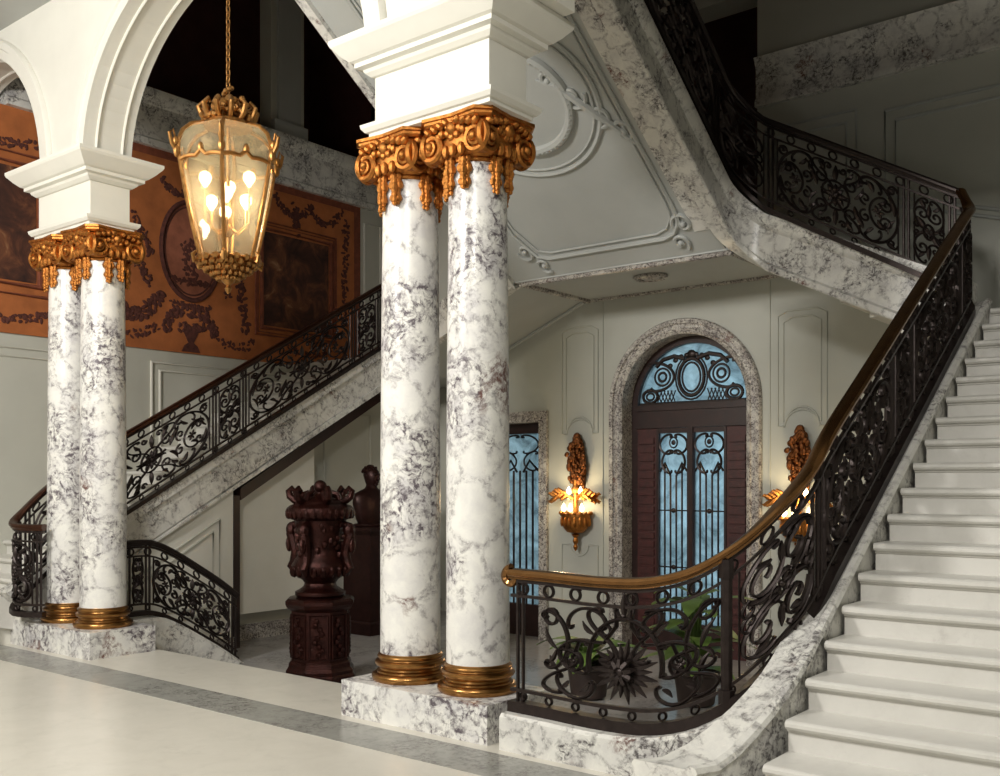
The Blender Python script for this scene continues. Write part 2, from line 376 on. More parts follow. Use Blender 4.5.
# ------------------------------------------------------------------ columns
LAB = ['nearest veined marble column at the end of the curved railing, right of its pair',
       'veined marble column on the left of the middle pair',
       'veined marble column on the right of the far left pair, beside the lower railing',
       'veined marble column on the left of the far left pair, leftmost of all']
def column(x, label, zb):
    y = YCOL
    o = thing('marble_column', (x, y, zb), label, 'column', 'gilded marble columns', 'thing')
    zt = 2.40
    prof = []
    for i in range(13):
        q = i/12; z = zb+.18 + (2.04-zb-.18)*q
        r = .208 - .018*max(0, (q-.3)/.7)**1.5
        prof.append((r, z))
    part(MB().lathe(prof, (x,y,0), 40), 'shaft', M['col'], o, origin=(x, y, zb))
    BS = .60
    bp = [(.20,0),(.262,0),(.272,.02),(.276,.045),(.272,.07),(.258,.09),(.240,.098),(.238,.115),(.225,.13),(.222,.15),(.228,.17),(.246,.178),(.252,.195),(.252,.215),(.242,.232),(.226,.24),(.224,.25),(.234,.262),(.236,.28),(.230,.297),(.215,.31),(.21,.335),(.19,.335)]
    part(MB().lathe([(r*.97, z*BS) for r, z in bp], (x,y,zb), 40), 'base', M['brass'], o)
    # capital: echinus, abacus, four diagonal volutes, flowers and hanging garlands
    cap = MB().lathe([(.19,2.03),(.202,2.037),(.205,2.05),(.20,2.06),(.23,2.09),(.25,2.13),(.25,2.18),(.23,2.22),(.21,2.27),(.2,2.28)], (x,y,0), 32)
    co = part(cap, 'capital', M['gold'], o)
    ab = []
    for a, z in ((.24,2.265),(.262,2.27),(.275,2.285),(.275,2.30),(.288,2.305),(.288,2.325)):
        ring = []
        for k in range(4):
            th = pi/4+k*pi/2
            for e, rr in ((-.16,1.30),(.16,1.30),(.55,1.02),(.785,.97),(1.02,1.02)):
                ring.append((x+a*rr*cos(th+e), y+a*rr*sin(th+e), z))
        ab.append(ring)
    sub(MB().sweep(ab), 'abacus', M['gold'], co, o, ang=.4)
    for k in range(4):
        th = k*pi/2; d = Vector((cos(th), sin(th), 0)); lat = Vector((-sin(th), cos(th), 0))
        for sgn in (-1, 1):
            c = Vector((x,y,2.150)) + d*.222 + lat*sgn*.182; v = MB()
            pts = []; rr = []
            for i in range(46):
                q = i/45; ang = pi*.5 + q*2*pi*2.2; R = .090*(1-q)**.85+.010
                pts.append(c + lat*sgn*(-cos(ang)*R) + Vector((0,0,sin(ang)*R)) + d*(.012+.03*q)); rr.append(.024*(1-.5*q))
            v.tube(pts, rr, 6); v.ell(c+d*.045, .030, None, 10, 7)
            v.prism([c-d*.06+lat*cos(t)*.082+Vector((0,0,sin(t)*.082)) for t in [2*pi*i/20 for i in range(20)]], [c+d*.012+lat*cos(t)*.092+Vector((0,0,sin(t)*.092)) for t in [2*pi*i/20 for i in range(20)]])
            sub(v, 'volute', M['gold'], co, o)
    for k in range(4):
        th = k*pi/2; d = Vector((cos(th), sin(th), 0)); lat = Vector((-sin(th), cos(th), 0))
        c = Vector((x,y,2.235)) + d*.250
        fl = MB(); fl.ell(c, .045)
        for i in range(7):
            a = 2*pi*i/7; fl.ell(c+lat*cos(a)*.05+Vector((0,0,sin(a)*.05))-d*.01, .03, None, 7, 5)
        for sg in (-1,1):
            for i in range(5):
                fl.ell(c+lat*sg*(.09+.035*i)+Vector((0,0,-.02+.018*i*(i-2)*.5))-d*.012*i, .03-.002*i, None, 7, 5)
        for i in range(5):
            e = th+(i-2)*.26; fl.ell((x+.25*cos(e), y+.25*sin(e), 2.10), (.03,.03,.045), None, 7, 5)
        for sg in (-1, 1):   # foliage climbing over the abacus
            for i in range(4):
                fl.ell(c+lat*sg*(.05+.05*i)+d*.012+Vector((0,0,.045-.012*i)), (.036,.030,.026), Matrix.Rotation(sg*.7, 3, d), 7, 5)
        sub(fl, 'flower_trim', M['gold'], co, o)
    for k in range(8):
        th = pi/8 + k*pi/4 + (.10 if k % 2 else -.10); g = MB(); L = 7 + (k*3) % 2
        for i in range(L):
            for j in range(3):
                w = .036*(1.2 if i in (2, 5) else .85)*(1-.05*i)
                a = th + (j-1)*w*3.4; r = .214+.016*(j == 1)
                g.ell((x+r*cos(a), y+r*sin(a), 2.045-.029*i-.010*(j==1)), (w*.75, w*.75, w*.85), None, 6, 4)
        sub(g, 'garland', M['gold'], co, o)
    return o
ZP = -1.375
for i, x in enumerate(CX): column(x, LAB[i], ZP)
def plinth(x0, x1, y0_, y1_, label):
    o = MB().exz([(x0,y0_),(x1,y0_),(x1,y1_),(x0,y1_)], ZF, ZP).build('plinth', M['col'], None, origin=((x0+x1)/2,(y0_+y1_)/2,ZF))
    return tag(o, label, 'plinth')
plinth(-10.15, -8.47, 4.70, 5.36, 'veined marble plinth under the far left pair of columns')
plinth(-5.16, -3.86, 4.70, 5.36, 'veined marble plinth under the nearer middle pair of columns')

# ------------------------------------------------------------------ staircases
def step_prof(y, z, tr):
    return [(y,z-.157-.12),(y,z-.062),(y-.012,z-.058),(y-.014,z-.046),(y-.034,z-.043),(y-.044,z-.030),(y-.044,z-.014),(y-.034,z-.003),(y-.02,z),(y+tr+.04,z),(y+tr+.04,z-.157-.20)]
st = thing('marble_staircase', (-1, 6.2, ZF), 'broad pale marble stair flight rising away at the right', 'staircase', kind='thing')
for k in range(-9, 10):
    y = 6.37+RS_T*k+.02; z = -.048+RS_R*k
    if k == 9:
        part(MB().exx(step_prof(y, z, .1), RS_X, .09), 'step', M['step'], st); break
    part(MB().exx(step_prof(y, z, RS_T), RS_X, .09), 'step', M['step'], st)
ZLAND = -.048+RS_R*9; YLAND = 6.37+RS_T*9
part(MB().box(-2.12, .09, YLAND+.05, YW-.005, ZLAND-.25, ZLAND-.001), 'corner_landing', M['step'], st)
# curb (closed string) on the left of the flight
def curbline(y): return rnose(y)+.04
rows = []
for i in range(41):
    y = 4.10+(8.75-4.10)*i/40
    dx = -.34*max(0, (4.95-y)/.85)**2
    zt = curbline(max(y, 4.25)); zt = min(zt, ZLAND+.08)
    xo, xi = -2.14+dx, RS_X-.002+dx*.6
    zb = ZF if y < 5.4 else ZL
    rows.append([(xo,y,ZF),(xo,y,zt-.02),(xo+.012,y,zt),(xi-.07,y,zt),(xi-.05,y,zt+.02),(xi-.02,y,zt+.012),(xi-.008,y,zt-.012),(xi-.02,y,zt-.03),(xi-.02,y,ZF)])
part(MB().sweep(rows), 'stringer', M['grey_marble'], st, ang=.5)
b = MB().exx([(5.40,ZL),(8.7,ZL),(8.7,curbline(8.6)-.05),(5.40,curbline(5.4)-.05)], -2.13, -1.99); part(b, 'side_panel', M['white'], st)

# flight over the right of the door and central landing
def f2bot(x): return 1.32+(-x-2.63)*.50
def f2top(x): return 1.76+(-x-2.40)*.475
st2 = thing('upper_staircase', (-3.2, 9.3, 1.4), 'short stair flight climbing across the door wall with marble stringer facing us', 'staircase', kind='thing')
nst = 7
for i in range(nst):
    x = -2.35-.26*i; z = ZLAND+RS_R*(i+1)
    part(MB().box(x-.26-.02, x+.03, YF2+.05, YW-.005, z-.28, z), 'step', M['step'], st2)
ZC = ZLAND+RS_R*nst
def f3bot(y): return ZSOF+.69*(YF2-y)
# stringer path: along y = YF2 leftwards, rounding into the flight that climbs towards us
path = [(-2.05, YF2)]
rc = .30
for i in range(1, 15): path.append((-2.05+(F3X+rc+2.05)*i/14, YF2))
for i in range(1, 9):
    a = pi/2*i/8; path.append((F3X+rc-rc*sin(a), YF2-rc+rc*cos(a)))
for i in range(1, 15): path.append((F3X, YF2-rc-(YF2-rc-5.3)*i/14))
acc = [0]
for p, q in zip(path, path[1:]): acc.append(acc[-1]+math.dist(p, q))
sA = acc[14]; sB = acc[22]
def strz(i):
    x, y = path[i]
    if i <= 14: return f2bot(x), f2top(x)
    a0, t0 = f2bot(path[14][0]), f2top(path[14][0]); yB = path[22][1]; a1, t1 = f3bot(yB)-.06, f3bot(yB)+.42
    if i >= 22: return f3bot(y)-.06, f3bot(y)+.42
    q = (acc[i]-sA)/(sB-sA); return a0+(a1-a0)*q, t0+(t1-t0)*q
def pnorm(P, i):
    a = P[max(i-1,0)]; c = P[min(i+1,len(P)-1)]; dx, dy = c[0]-a[0], c[1]-a[1]; L = math.hypot(dx,dy) or 1
    return (-dy/L, dx/L)
def strip(i0, i1, prof, back=-.12):
    rows = []
    for i in range(i0, i1+1):
        zb, zt = strz(i); nx, ny = pnorm(path, i); nx, ny = nx, ny
        row = []
        for off, q in prof:
            z = zb+(zt-zb)*q
            row.append((path[i][0]+nx*off, path[i][1]+ny*off, z))
        rows.append(row)
    return MB().sweep(rows)
SP = [(-.12,0),(.03,0),(.04,.03),(.04,.12),(.015,.15),(0,.16),(0,.72),(.02,.76),(.035,.80),(.05,.90),(.05,1.0),(-.12,1.0)]
part(strip(0, 18, SP), 'stringer', M['grey_marble'], st2, ang=.5)
# flight-2 soffit and central landing
part(MB().exy([(-2.1,f2bot(-2.1)+.06),(F3X-.05,ZSOF),(F3X-.05,ZSOF+.1),(-2.1,f2bot(-2.1)+.16)], YF2+.1, YW-.003), 'soffit', M['soffit'], st2)
part(MB().box(F3L-.02, F3X+.02, YF2-.02, YW-.003, ZSOF, ZC), 'central_landing', M['soffit'], st2)
part(MB().exy([(F3L,ZSOF),(-8.7,1.33),(-8.7,1.43),(F3L,ZSOF+.1)], YF2+.1, YW-.003), 'far_soffit', M['soffit'], st2)
part(MB().exy([(F3L,ZSOF-.03),(-8.7,1.25),(-8.7,1.75),(F3L,ZC)], YF2-.03, YF2+.1), 'far_stringer', M['grey_marble'], st2)

st3 = thing('ceiling_staircase', (XC, 7, 3.0), 'wide upper stair flight overhead with plain grey panelled underside', 'staircase', kind='thing')
part(strip(18, len(path)-1, SP), 'stringer', M['grey_marble'], st3, ang=.5)
b = MB()
fl = [(F3L-.03-.12, y) for y in (8.65, 5.3)]
b.exx([(YF2,ZSOF-.06),(YF2,ZSOF+.42),(5.3,f3bot(5.3)+.42),(5.3,f3bot(5.3)-.06)], F3L-.1, F3L); part(b, 'far_stringer', M['grey_marble'], st3)
b = MB().exx([(YF2,ZSOF),(YF2,ZSOF+.2),(5.25,f3bot(5.25)+.2),(5.25,f3bot(5.25))], F3L, F3X-.1); part(b, 'soffit', M['soffit'], st3)
# veined marble border along the right of the soffit
b = MB().exx([(YF2-.25,f3bot(YF2-.25)-.012),(YF2-.25,f3bot(YF2-.25)),(5.3,f3bot(5.3)),(5.3,f3bot(5.3)-.012)], F3X-.30, F3X-.03)
part(b, 'marble_border', M['grey_marble'], st3)
for i in range(12):
    y = YF2-.228*(i+1); part(MB().box(F3L+.01, F3X-.13, y-.21, y+.02, f3bot(y-.21)+.19, f3bot(y)+.44), 'step', M['step'], st3)
# mouldings on the soffit: (x, y) drawn in the sloping plane
def so(x, y, d=.012): return (x, y, f3bot(y)-d)
def circ(cx, cy, r, a0=0, a1=2*pi, n=48): return [so(cx+r*cos(a0+(a1-a0)*i/n), cy+.82*r*sin(a0+(a1-a0)*i/n)) for i in range(n+1)]
b = MB()
xr, xl_, yb_ = -4.48, -6.32, 8.42
frame = [so(xr, y) for y in (5.6,6.2,6.8,7.4,7.9,8.05)] + [so(xr-.05+.05*cos(a)-.0, 8.2-.1+.2*sin(a)) for a in (.2,.6,1.0,1.4)] + [so(xr-.12, 8.38), so(xr-.25, yb_), so(-5.4, yb_), so(xl_+.25, yb_), so(xl_+.12,8.38)] + [so(xl_, 8.1), so(xl_, 5.6)]
b.tube(frame, .022, 6); b.tube([so(p[0]*1+(.05 if p[0] < XC else -.05), p[1]-.06) for p in frame], .011, 6)
part(b, 'frame_moulding', M['soffit'], st3)
b = MB()
MCX, MCY = -5.4, 6.95
b.tube(circ(MCX, MCY, .80), .022, 6); b.tube(circ(MCX, MCY, .74), .012, 6)
part(b, 'medallion_ring', M['soffit'], st3)
b = MB(); b.tube(circ(MCX, MCY, .52), .045, 8)
for i in range(60):
    a = 2*pi*i/60; p = so(MCX+.52*cos(a), MCY+.82*.52*sin(a), .04); b.ell(p, (.024,.024,.024), None, 6, 4)
part(b, 'medallion_wreath', M['soffit'], st3)
def soscroll(cx, cy, r, a0, turns, sg, rad=.022):
    pts = []
    for i in range(30):
        q = i/29; a = a0+sg*q*turns*2*pi; R = r*(1-.85*q); pts.append(so(cx+R*cos(a), cy+R*sin(a), .015))
    return pts
for sx in (-1, 1):
    X = XC + sx*.92
    up = MB(); lo = MB()
    for cx, cy, r, a0, tr, sg in ((X-sx*.36,7.02,.12,0,1.2,sx),(X-sx*.22,7.22,.10,2,1.1,-sx),(X-sx*.08,7.40,.10,4,1.2,sx),(X-sx*.5,6.85,.09,1,1.1,-sx),(X-.0,8.3,.11,3,1.2,sx),(X-sx*.12,8.48,.09,1,1.2,-sx)):
        b = up if cy < 8 else lo
        b.tube(soscroll(cx, cy, r, a0, tr, sg), .02, 6); b.ell(so(cx, cy, .02), .03)
    up.tube([so(X-sx*.6,6.82,.02), so(X-sx*.45,6.9,.025), so(X-sx*.3,7.1,.025), so(X-sx*.15,7.3,.025), so(X,7.55,.02)], [.012,.032,.036,.03,.01], 6)
    part(up, 'rocaille_scroll', M['soffit'], st3); part(lo, 'corner_scroll', M['soffit'], st3)
b = MB()
for x0_, x1_ in ((F3L+.05, F3X-.05),):
    b.tube([(x0_,YF2+.02,ZSOF-.015),(x1_,YF2+.02,ZSOF-.015)], .03, 8); b.tube([(x0_,YF2+.1,ZSOF-.012),(x1_,YF2+.1,ZSOF-.012)], .015, 6)
    b.tube([(x0_,YW-.02,ZSOF-.012),(x1_,YW-.02,ZSOF-.012)], .022, 6)
    for xx in (x0_+.02, x1_-.02): b.tube([(xx,YF2,ZSOF-.015),(xx,YW,ZSOF-.015)], .032, 6)
    b.tube([(-5.33+.17*cos(a), 9.2+.12*sin(a), ZSOF-.02) for a in [2*pi*i/16 for i in range(16)]], .025, 6, True); b.ell((-5.33,9.2,ZSOF-.02), (.12,.08,.03))
part(b, 'landing_moulding', M['dark_marble'], st2)
b = MB().tube([(F3L,YW-.02,ZSOF-.02),(-8.7,YW-.02,1.31)], .025, 6); part(b, 'far_moulding', M['soffit'], st2)

# left flight
stl = thing('side_staircase', (-10.5, 6.5, ZF), 'marble stair flight rising behind the far left columns below the tapestry', 'staircase', kind='thing')
for j in range(1, 22):
    y = 3.657+LS_T*j+.02; z = ZF+RS_R*j
    part(MB().exx(step_prof(y, z, LS_T), XLW+.005, LS_X-.15), 'step', M['step'], stl)
part(MB().exx([(3.69,ZF),(8.6,ZF),(8.6,lnose(8.6)-.35),(4.6,lnose(4.6)-.35),(3.69,ZF+.02)], XLW+.01, LS_X-.21), 'side_panel', M['white'], stl)
part(MB().box(XLW+.005, -8.73, 9.75, 11.29, 1.40, 1.677), 'corner_landing', M['step'], stl)
def lt(y): return lnose(y)+.022
b = MB()
for (q0, q1, pr) in ((0,.16,.03),(.16,.80,0),(.80,1,.035)):
    f_ = lambda y, q: LB(y)+(lt(y)-LB(y))*q
    ys = 4.55
    b.exx([(ys+.35*(1-q0),max(f_(ys+.35*(1-q0),q0),ZP)),(9.75,f_(9.75,q0)),(9.75,f_(9.75,q1)),(ys+.35*(1-q1),f_(ys+.35*(1-q1),q1))], LS_X+pr, LS_X-.18)
part(b, 'stringer', M['grey_marble'], stl, smooth=False)
part(MB().exx([(6.9,LB(6.9)),(9.75,LB(9.75)),(9.75,LB(9.75)+.1),(6.9,LB(6.9)+.1)], XLW+.01, LS_X-.17), 'soffit', M['soffit'], stl)

# ------------------------------------------------------------------ wrought iron balustrades
class Rail:
    def __init__(s, pts, H):   # pts: (x, y, rail_top_z)
        s.p = pts; s.H = H; s.a = [0]
        for p, q in zip(pts, pts[1:]): s.a.append(s.a[-1]+math.dist(p[:2], q[:2]))
        s.L = s.a[-1]
    def at(s, t):
        t = min(max(t, 0), s.L); i = 0
        lo, hi = 0, len(s.a)-1
        while hi-lo > 1:
            m = (lo+hi)//2
            if s.a[m] <= t: lo = m
            else: hi = m
        q = (t-s.a[lo])/max(1e-9, s.a[lo+1]-s.a[lo]); A, B = s.p[lo], s.p[lo+1]
        dx, dy = B[0]-A[0], B[1]-A[1]; L = math.hypot(dx, dy) or 1
        return A[0]+(B[0]-A[0])*q, A[1]+(B[1]-A[1])*q, A[2]+(B[2]-A[2])*q, (-dy/L, dx/L)
    def P(s, t, v, off=0):      # v measured up from the foot of the rail
        x, y, z, n = s.at(t); return (x+n[0]*off, y+n[1]*off, z-s.H+v)
def smoothpath(keys, n=16):
    out = []
    K = [keys[0]]+keys+[keys[-1]]
    for i in range(1, len(K)-2):
        p0, p1, p2, p3 = [Vector(k) for k in K[i-1:i+3]]
        for j in range(n):
            t = j/n
            out.append(tuple(.5*((2*p1)+(-p0+p2)*t+(2*p0-5*p1+4*p2-p3)*t*t+(-p0+3*p1-3*p2+p3)*t**3)))
    out.append(tuple(keys[-1])); return out
def integ(kf, n=36):
    x = y = th = 0; P = []
    for i in range(n+1):
        P.append((x, y)); k = kf((i+.5)/n); th += k/n; x += cos(th)/n; y += sin(th)/n
    return P
def norm(P, rot=0):
    P = [(x*cos(rot)-y*sin(rot), x*sin(rot)+y*cos(rot)) for x, y in P]
    x0 = min(p[0] for p in P); x1 = max(p[0] for p in P); y0_ = min(p[1] for p in P); y1_ = max(p[1] for p in P)
    return [((x-x0)/(x1-x0), (y-y0_)/(y1_-y0_)) for x, y in P]
_c = integ(lambda t: 2.3+44*abs(2*t-1)**5, 40)
_ca = atan2(_c[-1][1]-_c[0][1], _c[-1][0]-_c[0][0])
CS = norm(_c, pi/2-_ca)          # C scroll, vertical, ends up and down
if sum(p[0] for p in CS[18:23])/5 > .5: pass
else: CS = [(1-x, y) for x, y in CS]   # belly at right
_s = integ(lambda t: (1 if t > .5 else -1)*(1.6+46*abs(2*t-1)**5), 40)
_sa = atan2(_s[-1][1]-_s[0][1], _s[-1][0]-_s[0][0])
SS = norm(_s, pi/2-_sa)          # S scroll, vertical
def fit(C, x0, x1, y0_, y1_): return [(x0+(x1-x0)*x, y0_+(y1_-y0_)*y) for x, y in C]
def wideT(C): return [(y, x) for x, y in C]
class Iron:
    def __init__(s, rail, deep=2.2): s.r = rail; s.mb = MB(); s.deep = deep
    def line(s, P, r=.009, n=5, off=0, closed=False):
        nn = s.r.at(P[0][0])[3]
        s.mb.tube([s.r.P(a, v, off) for a, v in P], r*1.1, 6, closed, s.deep, (nn[0], nn[1], 0)); return s
    def ring(s, a, v, R, r=.008, Rv=None):
        return s.line([(a+R*cos(2*pi*i/14), v+(Rv or R)*sin(2*pi*i/14)) for i in range(14)], r, 5, 0, True)
    def leaf(s, a, v, da, dv, w=.02, bend=.25):
        P = []; R = []
        for i in range(6):
            q = i/5; P.append((a+da*q-dv*bend*sin(pi*q)*.5, v+dv*q+da*bend*sin(pi*q)*.5)); R.append(w*sin(pi*min(.97, .08+.92*q))+.002)
        s.mb.tube([s.r.P(x, y, 0) for x, y in P], R, 5); return s
    def rosette(s, a, v, R, n=8):
        for i in range(n):
            t = 2*pi*i/n; s.leaf(a+.2*R*cos(t), v+.2*R*sin(t), .8*R*cos(t), .8*R*sin(t), R*.22, 0)
        s.mb.ell(s.r.P(a, v), R*.3, None, 8, 6); return s
def spir(cx, cy, r, a0, turns, sg, asp=1.0):
    return [(cx+r*(1-.86*q)*cos(a0+sg*q*turns*2*pi)*asp, cy+r*(1-.86*q)*sin(a0+sg*q*turns*2*pi)) for q in [i/21 for i in range(22)]]
def panel_wide(I, a0, a1, v0, v1, r=.009):
    L = a1-a0; xc = (a0+a1)/2; h = v1-v0; vm = (v0+v1)/2
    for sx in (-1, 1):
        fx = lambda u: xc+sx*u*L
        I.line(fit(CS, fx(.20), fx(.485), v0+.02*h, v1-.02*h), r*1.2)
        I.line(fit(SS, fx(.02), fx(.19), vm+.02*h, v1-.02*h), r)
        I.line(fit([(x, 1-y) for x, y in SS], fx(.02), fx(.19), v0+.02*h, vm-.02*h), r)
        I.line(fit([(1-x, y) for x, y in CS], fx(.27), fx(.40), v0+.26*h, v1-.26*h), r)
        I.line(fit(wideT(CS), fx(.19), fx(.36), v1-.22*h, v1-.02*h), r)
        I.line(fit([(x, 1-y) for x, y in wideT(CS)], fx(.19), fx(.36), v0+.02*h, v0+.22*h), r)
        for sy in (-1, 1):
            I.line(spir(fx(.125), vm+sy*.23*h, .12*h, pi/2*sy, 1.3, sx*sy), r)
            I.line(spir(fx(.235), vm+sy*.14*h, .10*h, -pi/2*sy, 1.2, -sx*sy), r)
            I.line(spir(fx(.40), vm+sy*.14*h, .10*h, 0, 1.2, sx*sy), r)
            I.line(spir(fx(.44), vm+sy*.40*h, .085*h, pi, 1.2, sx*sy), r)
            I.line(spir(fx(.06), vm+sy*.42*h, .06*h, 0, 1.1, sx*sy), r)
            I.leaf(fx(.15), vm+sy*.06*h, sx*.07*L, sy*.22*h, .022); I.leaf(fx(.46), vm+sy*.03*h, -sx*.05*L, sy*.25*h, .018)
            I.leaf(fx(.40), vm+sy*.40*h, sx*.07*L, sy*.05*h, .018); I.leaf(fx(.33), vm+sy*.12*h, sx*.07*L, sy*.12*h, .018)
            I.leaf(fx(.30), vm+sy*.28*h, -sx*.06*L, sy*.14*h, .02); I.leaf(fx(.22), vm+sy*.34*h, -sx*.06*L, -sy*.12*h, .02); I.leaf(fx(.09), vm+sy*.33*h, sx*.05*L, sy*.12*h, .02)
        I.rosette(fx(.335), vm, .10*h, 6)
    I.rosette(xc, vm, .18*h); I.ring(xc, vm, .22*h, r)
    I.leaf(xc, vm+.22*h, 0, .25*h, .026, 0); I.leaf(xc, vm-.22*h, 0, -.25*h, .026, 0)
def panel_narrow(I, a0, a1, v0, v1, r=.009):
    L = a1-a0; xc = (a0+a1)/2; h = v1-v0; vm = (v0+v1)/2
    for sx in (-1, 1):
        fx = lambda u: xc+sx*u*L
        I.line(fit(CS, fx(.04), fx(.44), vm+.04*h, v1-.02*h), r); I.line(fit(CS, fx(.04), fx(.44), v0+.02*h, vm-.04*h), r)
        for sy in (-1, 1):
            I.leaf(fx(.1), vm, sx*.3*L, sy*.18*h, .018); I.line(spir(fx(.20), vm+sy*.25*h, .22*L, 0, 1.2, sx*sy), r)
            I.leaf(fx(.12), vm+sy*.34*h, sx*.2*L, sy*.1*h, .018); I.line(spir(fx(.36), vm+sy*.06*h, .10*L, pi/2*sy, 1.1, -sx*sy), r)
    I.ring(xc, vm, .16*L, r, .11*h); I.rosette(xc, vm, .15*L, 6)
    I.leaf(xc, v1-.3*h, 0, .22*h, .02, 0); I.leaf(xc, v0+.3*h, 0, -.22*h, .02, 0)
def handrail_mesh(R, s0, s1, ds=.05, w=1.0):
    pr = [(-.030,-.062),(-.034,-.050),(-.046,-.040),(-.048,-.022),(-.038,-.006),(-.018,0),(.018,0),(.038,-.006),(.048,-.022),(.046,-.040),(.034,-.050),(.030,-.062)]
    n = max(2, int((s1-s0)/ds)); rows = []
    for i in range(n+1):
        s_ = s0+(s1-s0)*i/n; rows.append([R.P(s_, R.H+dz*w, o*w) for o, dz in pr])
    return MB().sweep(rows)
def barline(R, s0, s1, v, hw, hh, ds=.06):
    n = max(2, int((s1-s0)/ds)); rows = []
    for i in range(n+1):
        s_ = s0+(s1-s0)*i/n; rows.append([R.P(s_, v-hh, -hw), R.P(s_, v+hh, -hw), R.P(s_, v+hh, hw), R.P(s_, v-hh, hw)])
    return MB().sweep(rows)
def balustrade(root, R, posts, panels, foot=.05, first_custom=None, railmat=None, s0=0, s1=None):
    s1 = R.L if s1 is None else s1; H = R.H
    part(handrail_mesh(R, s0, s1), 'handrail', railmat or M['rail'], root)
    vt = H-.175; vb = foot+.075
    part(barline(R, s0, s1, foot*.5, .042, foot*.5), 'bottom_rail', M['iron'], root)
    for p in posts:
        mb = MB()
        for d in (-.02, .02): mb.tube([R.P(p+d, 0), R.P(p+d, H-.06)], .012, 6)
        part(mb, 'post', M['iron'], root)
    I = Iron(R); J = Iron(R); s_ = s0+.09
    for A, args in ((I, (H-.075, .014, .010)), (I, (vt+.01, .012, .009)), (J, (vb-.01, .014, .010))):
        q = barline(R, s0, s1, *args); A.mb.add(q.v, q.f)
    while s_ < s1-.05:
        I.ring(s_, H-.12, .034, .007); J.ring(s_, foot+.03, .022, .006); s_ += .19
    part(I.mb, 'upper_frieze', M['iron'], root); part(J.mb, 'lower_border', M['iron'], root)
    for k, (a0, a1, kind) in enumerate(panels):
        I = Iron(R)
        if callable(kind): kind(I, a0, a1, vb, vt)
        else:
            (panel_wide if kind == 'w' else panel_narrow)(I, a0+.03, a1-.03, vb+.005, vt-.005)
            for x in (a0+.045, a1-.045): I.line([(x, vb), (x, vt)], .006, 4)
        part(I.mb, 'scroll_panel', M['iron'], root)

# --- nearest balustrade: level curved part then up the right flight
RX = -2.03
def rrail(y): return rnose(y)+.91
keys = [(-3.75,4.80,-.535),(-3.45,4.80,-.540),(-3.1,4.80,-.548),(-2.78,4.80,-.530),(-2.52,4.82,-.455),(-2.30,4.88,-.310),(-2.14,5.02,-.110),(-2.055,5.22,.075)]
keys += [(RX, 5.45, rrail(5.45)), (RX, 6.0, rrail(6.0)), (RX,7,rrail(7)),(RX,8,rrail(8)),(RX,8.35,rrail(8.35)),(RX-.02,8.52,rrail(8.50)),(RX-.10,8.60,2.35)]
R1 = Rail(smoothpath(keys, 14), .865)
bal = thing('balustrade', (-3.0, 4.8, ZP), 'black scrolled balustrade curving from the middle columns up the right stair with golden handrail', 'balustrade')
def s_at(R, test):
    return next(R.a[i] for i, p in enumerate(R.p) if test(p))
sp = s_at(R1, lambda p: p[0] > -2.36)
def flower_panel(I, a0, a1, v0, v1):
    L = a1-a0; xc = .80; h = v1-v0; vm = (v0+v1)/2; r = .0095
    fc = v0+.20
    for i in range(22):
        t = 2*pi*i/22; k = (1 if i % 2 else .78)
        I.leaf(xc+.03*cos(t), fc+.03*sin(t), .19*k*cos(t), .155*k*sin(t), .017, 0)
    for i in range(9):
        t = 2*pi*i/9+.2; I.mb.tube([I.r.P(xc+.09*q*cos(t), fc+.09*q*sin(t), -.02-.03*q*(1-q)*4) for q in (0,.4,.75,1)], [.012,.022,.016,.003], 5)
    I.mb.ell(I.r.P(xc, fc, -.03), .035)
    I.line([(xc+.24*cos(a), fc+.03+.26*sin(a)) for a in [pi*i/20-.25 for i in range(24)]], r*1.2)
    I.leaf(xc, fc+.30, 0, .14, .02, 0); I.leaf(xc-.005, fc+.28, -.06, .10, .016); I.leaf(xc+.005, fc+.28, .06, .10, .016, -.25)
    for i in range(6): I.mb.ell(I.r.P(xc, fc+.31+.024*i), .014-.001*i, None, 6, 4)
    for sx in (-1, 1):
        X = lambda u: xc+sx*u
        I.line(fit(SS if sx > 0 else [(1-x, y) for x, y in SS], min(X(.06),X(.24)), max(X(.06),X(.24)), v1-.30, v1-.01), r)
        I.line(fit(CS, X(.22), X(.44), fc-.04, v1-.20), r*1.1)
        I.line(fit(wideT(CS), X(.12), X(.38), v1-.14, v1-.015), r)
        I.line(fit([(1-x, y) for x, y in CS], X(.38), X(.56), v0+.16, v1-.06), r*1.1)
        I.line(fit([(x, 1-y) for x, y in SS], X(.30), X(.56), v0+.02, v0+.28), r)
        I.line(fit([(x, 1-y) for x, y in wideT(CS)], X(.20), X(.46), v0+.01, v0+.13), r)
        I.line([(X(.05),v1-.005),(X(.05),v1-.1),(X(.13),v1-.2),(X(.30),v1-.21),(X(.34),v1-.30)], r)
        I.ring(X(.34), v0+.22, .055, r); I.ring(X(.50), v1-.09, .045, r); I.rosette(X(.34), v0+.22, .04, 6)
        for q in range(4): I.leaf(X(.24+.07*q), v0+.10+.05*(q % 2), sx*.06, .08 if q % 2 else -.05, .014)
        I.leaf(X(.46), vm, sx*.08, .12, .014); I.leaf(X(.46), vm, sx*.08, -.1, .014); I.leaf(X(.2), v1-.16, sx*.08, .07, .014)
        I.ring(X(.12), v1-.13, .03, r*.8)
s5 = s_at(R1, lambda p: p[1] > 5.30); s_end = R1.L
posts = [.07, sp, s5, s5+1.22, s5+1.62, s5+2.84, R1.L-.05]
pans = [(.09, sp-.02, flower_panel), (sp+.02, s5-.02, 'n'), (s5+.02, s5+1.2, 'w'), (s5+1.24, s5+1.60, 'n'), (s5+1.64, s5+2.82, 'w'), (s5+2.86, R1.L-.07, 'n')]
balustrade(bal, R1, posts, pans, .065)
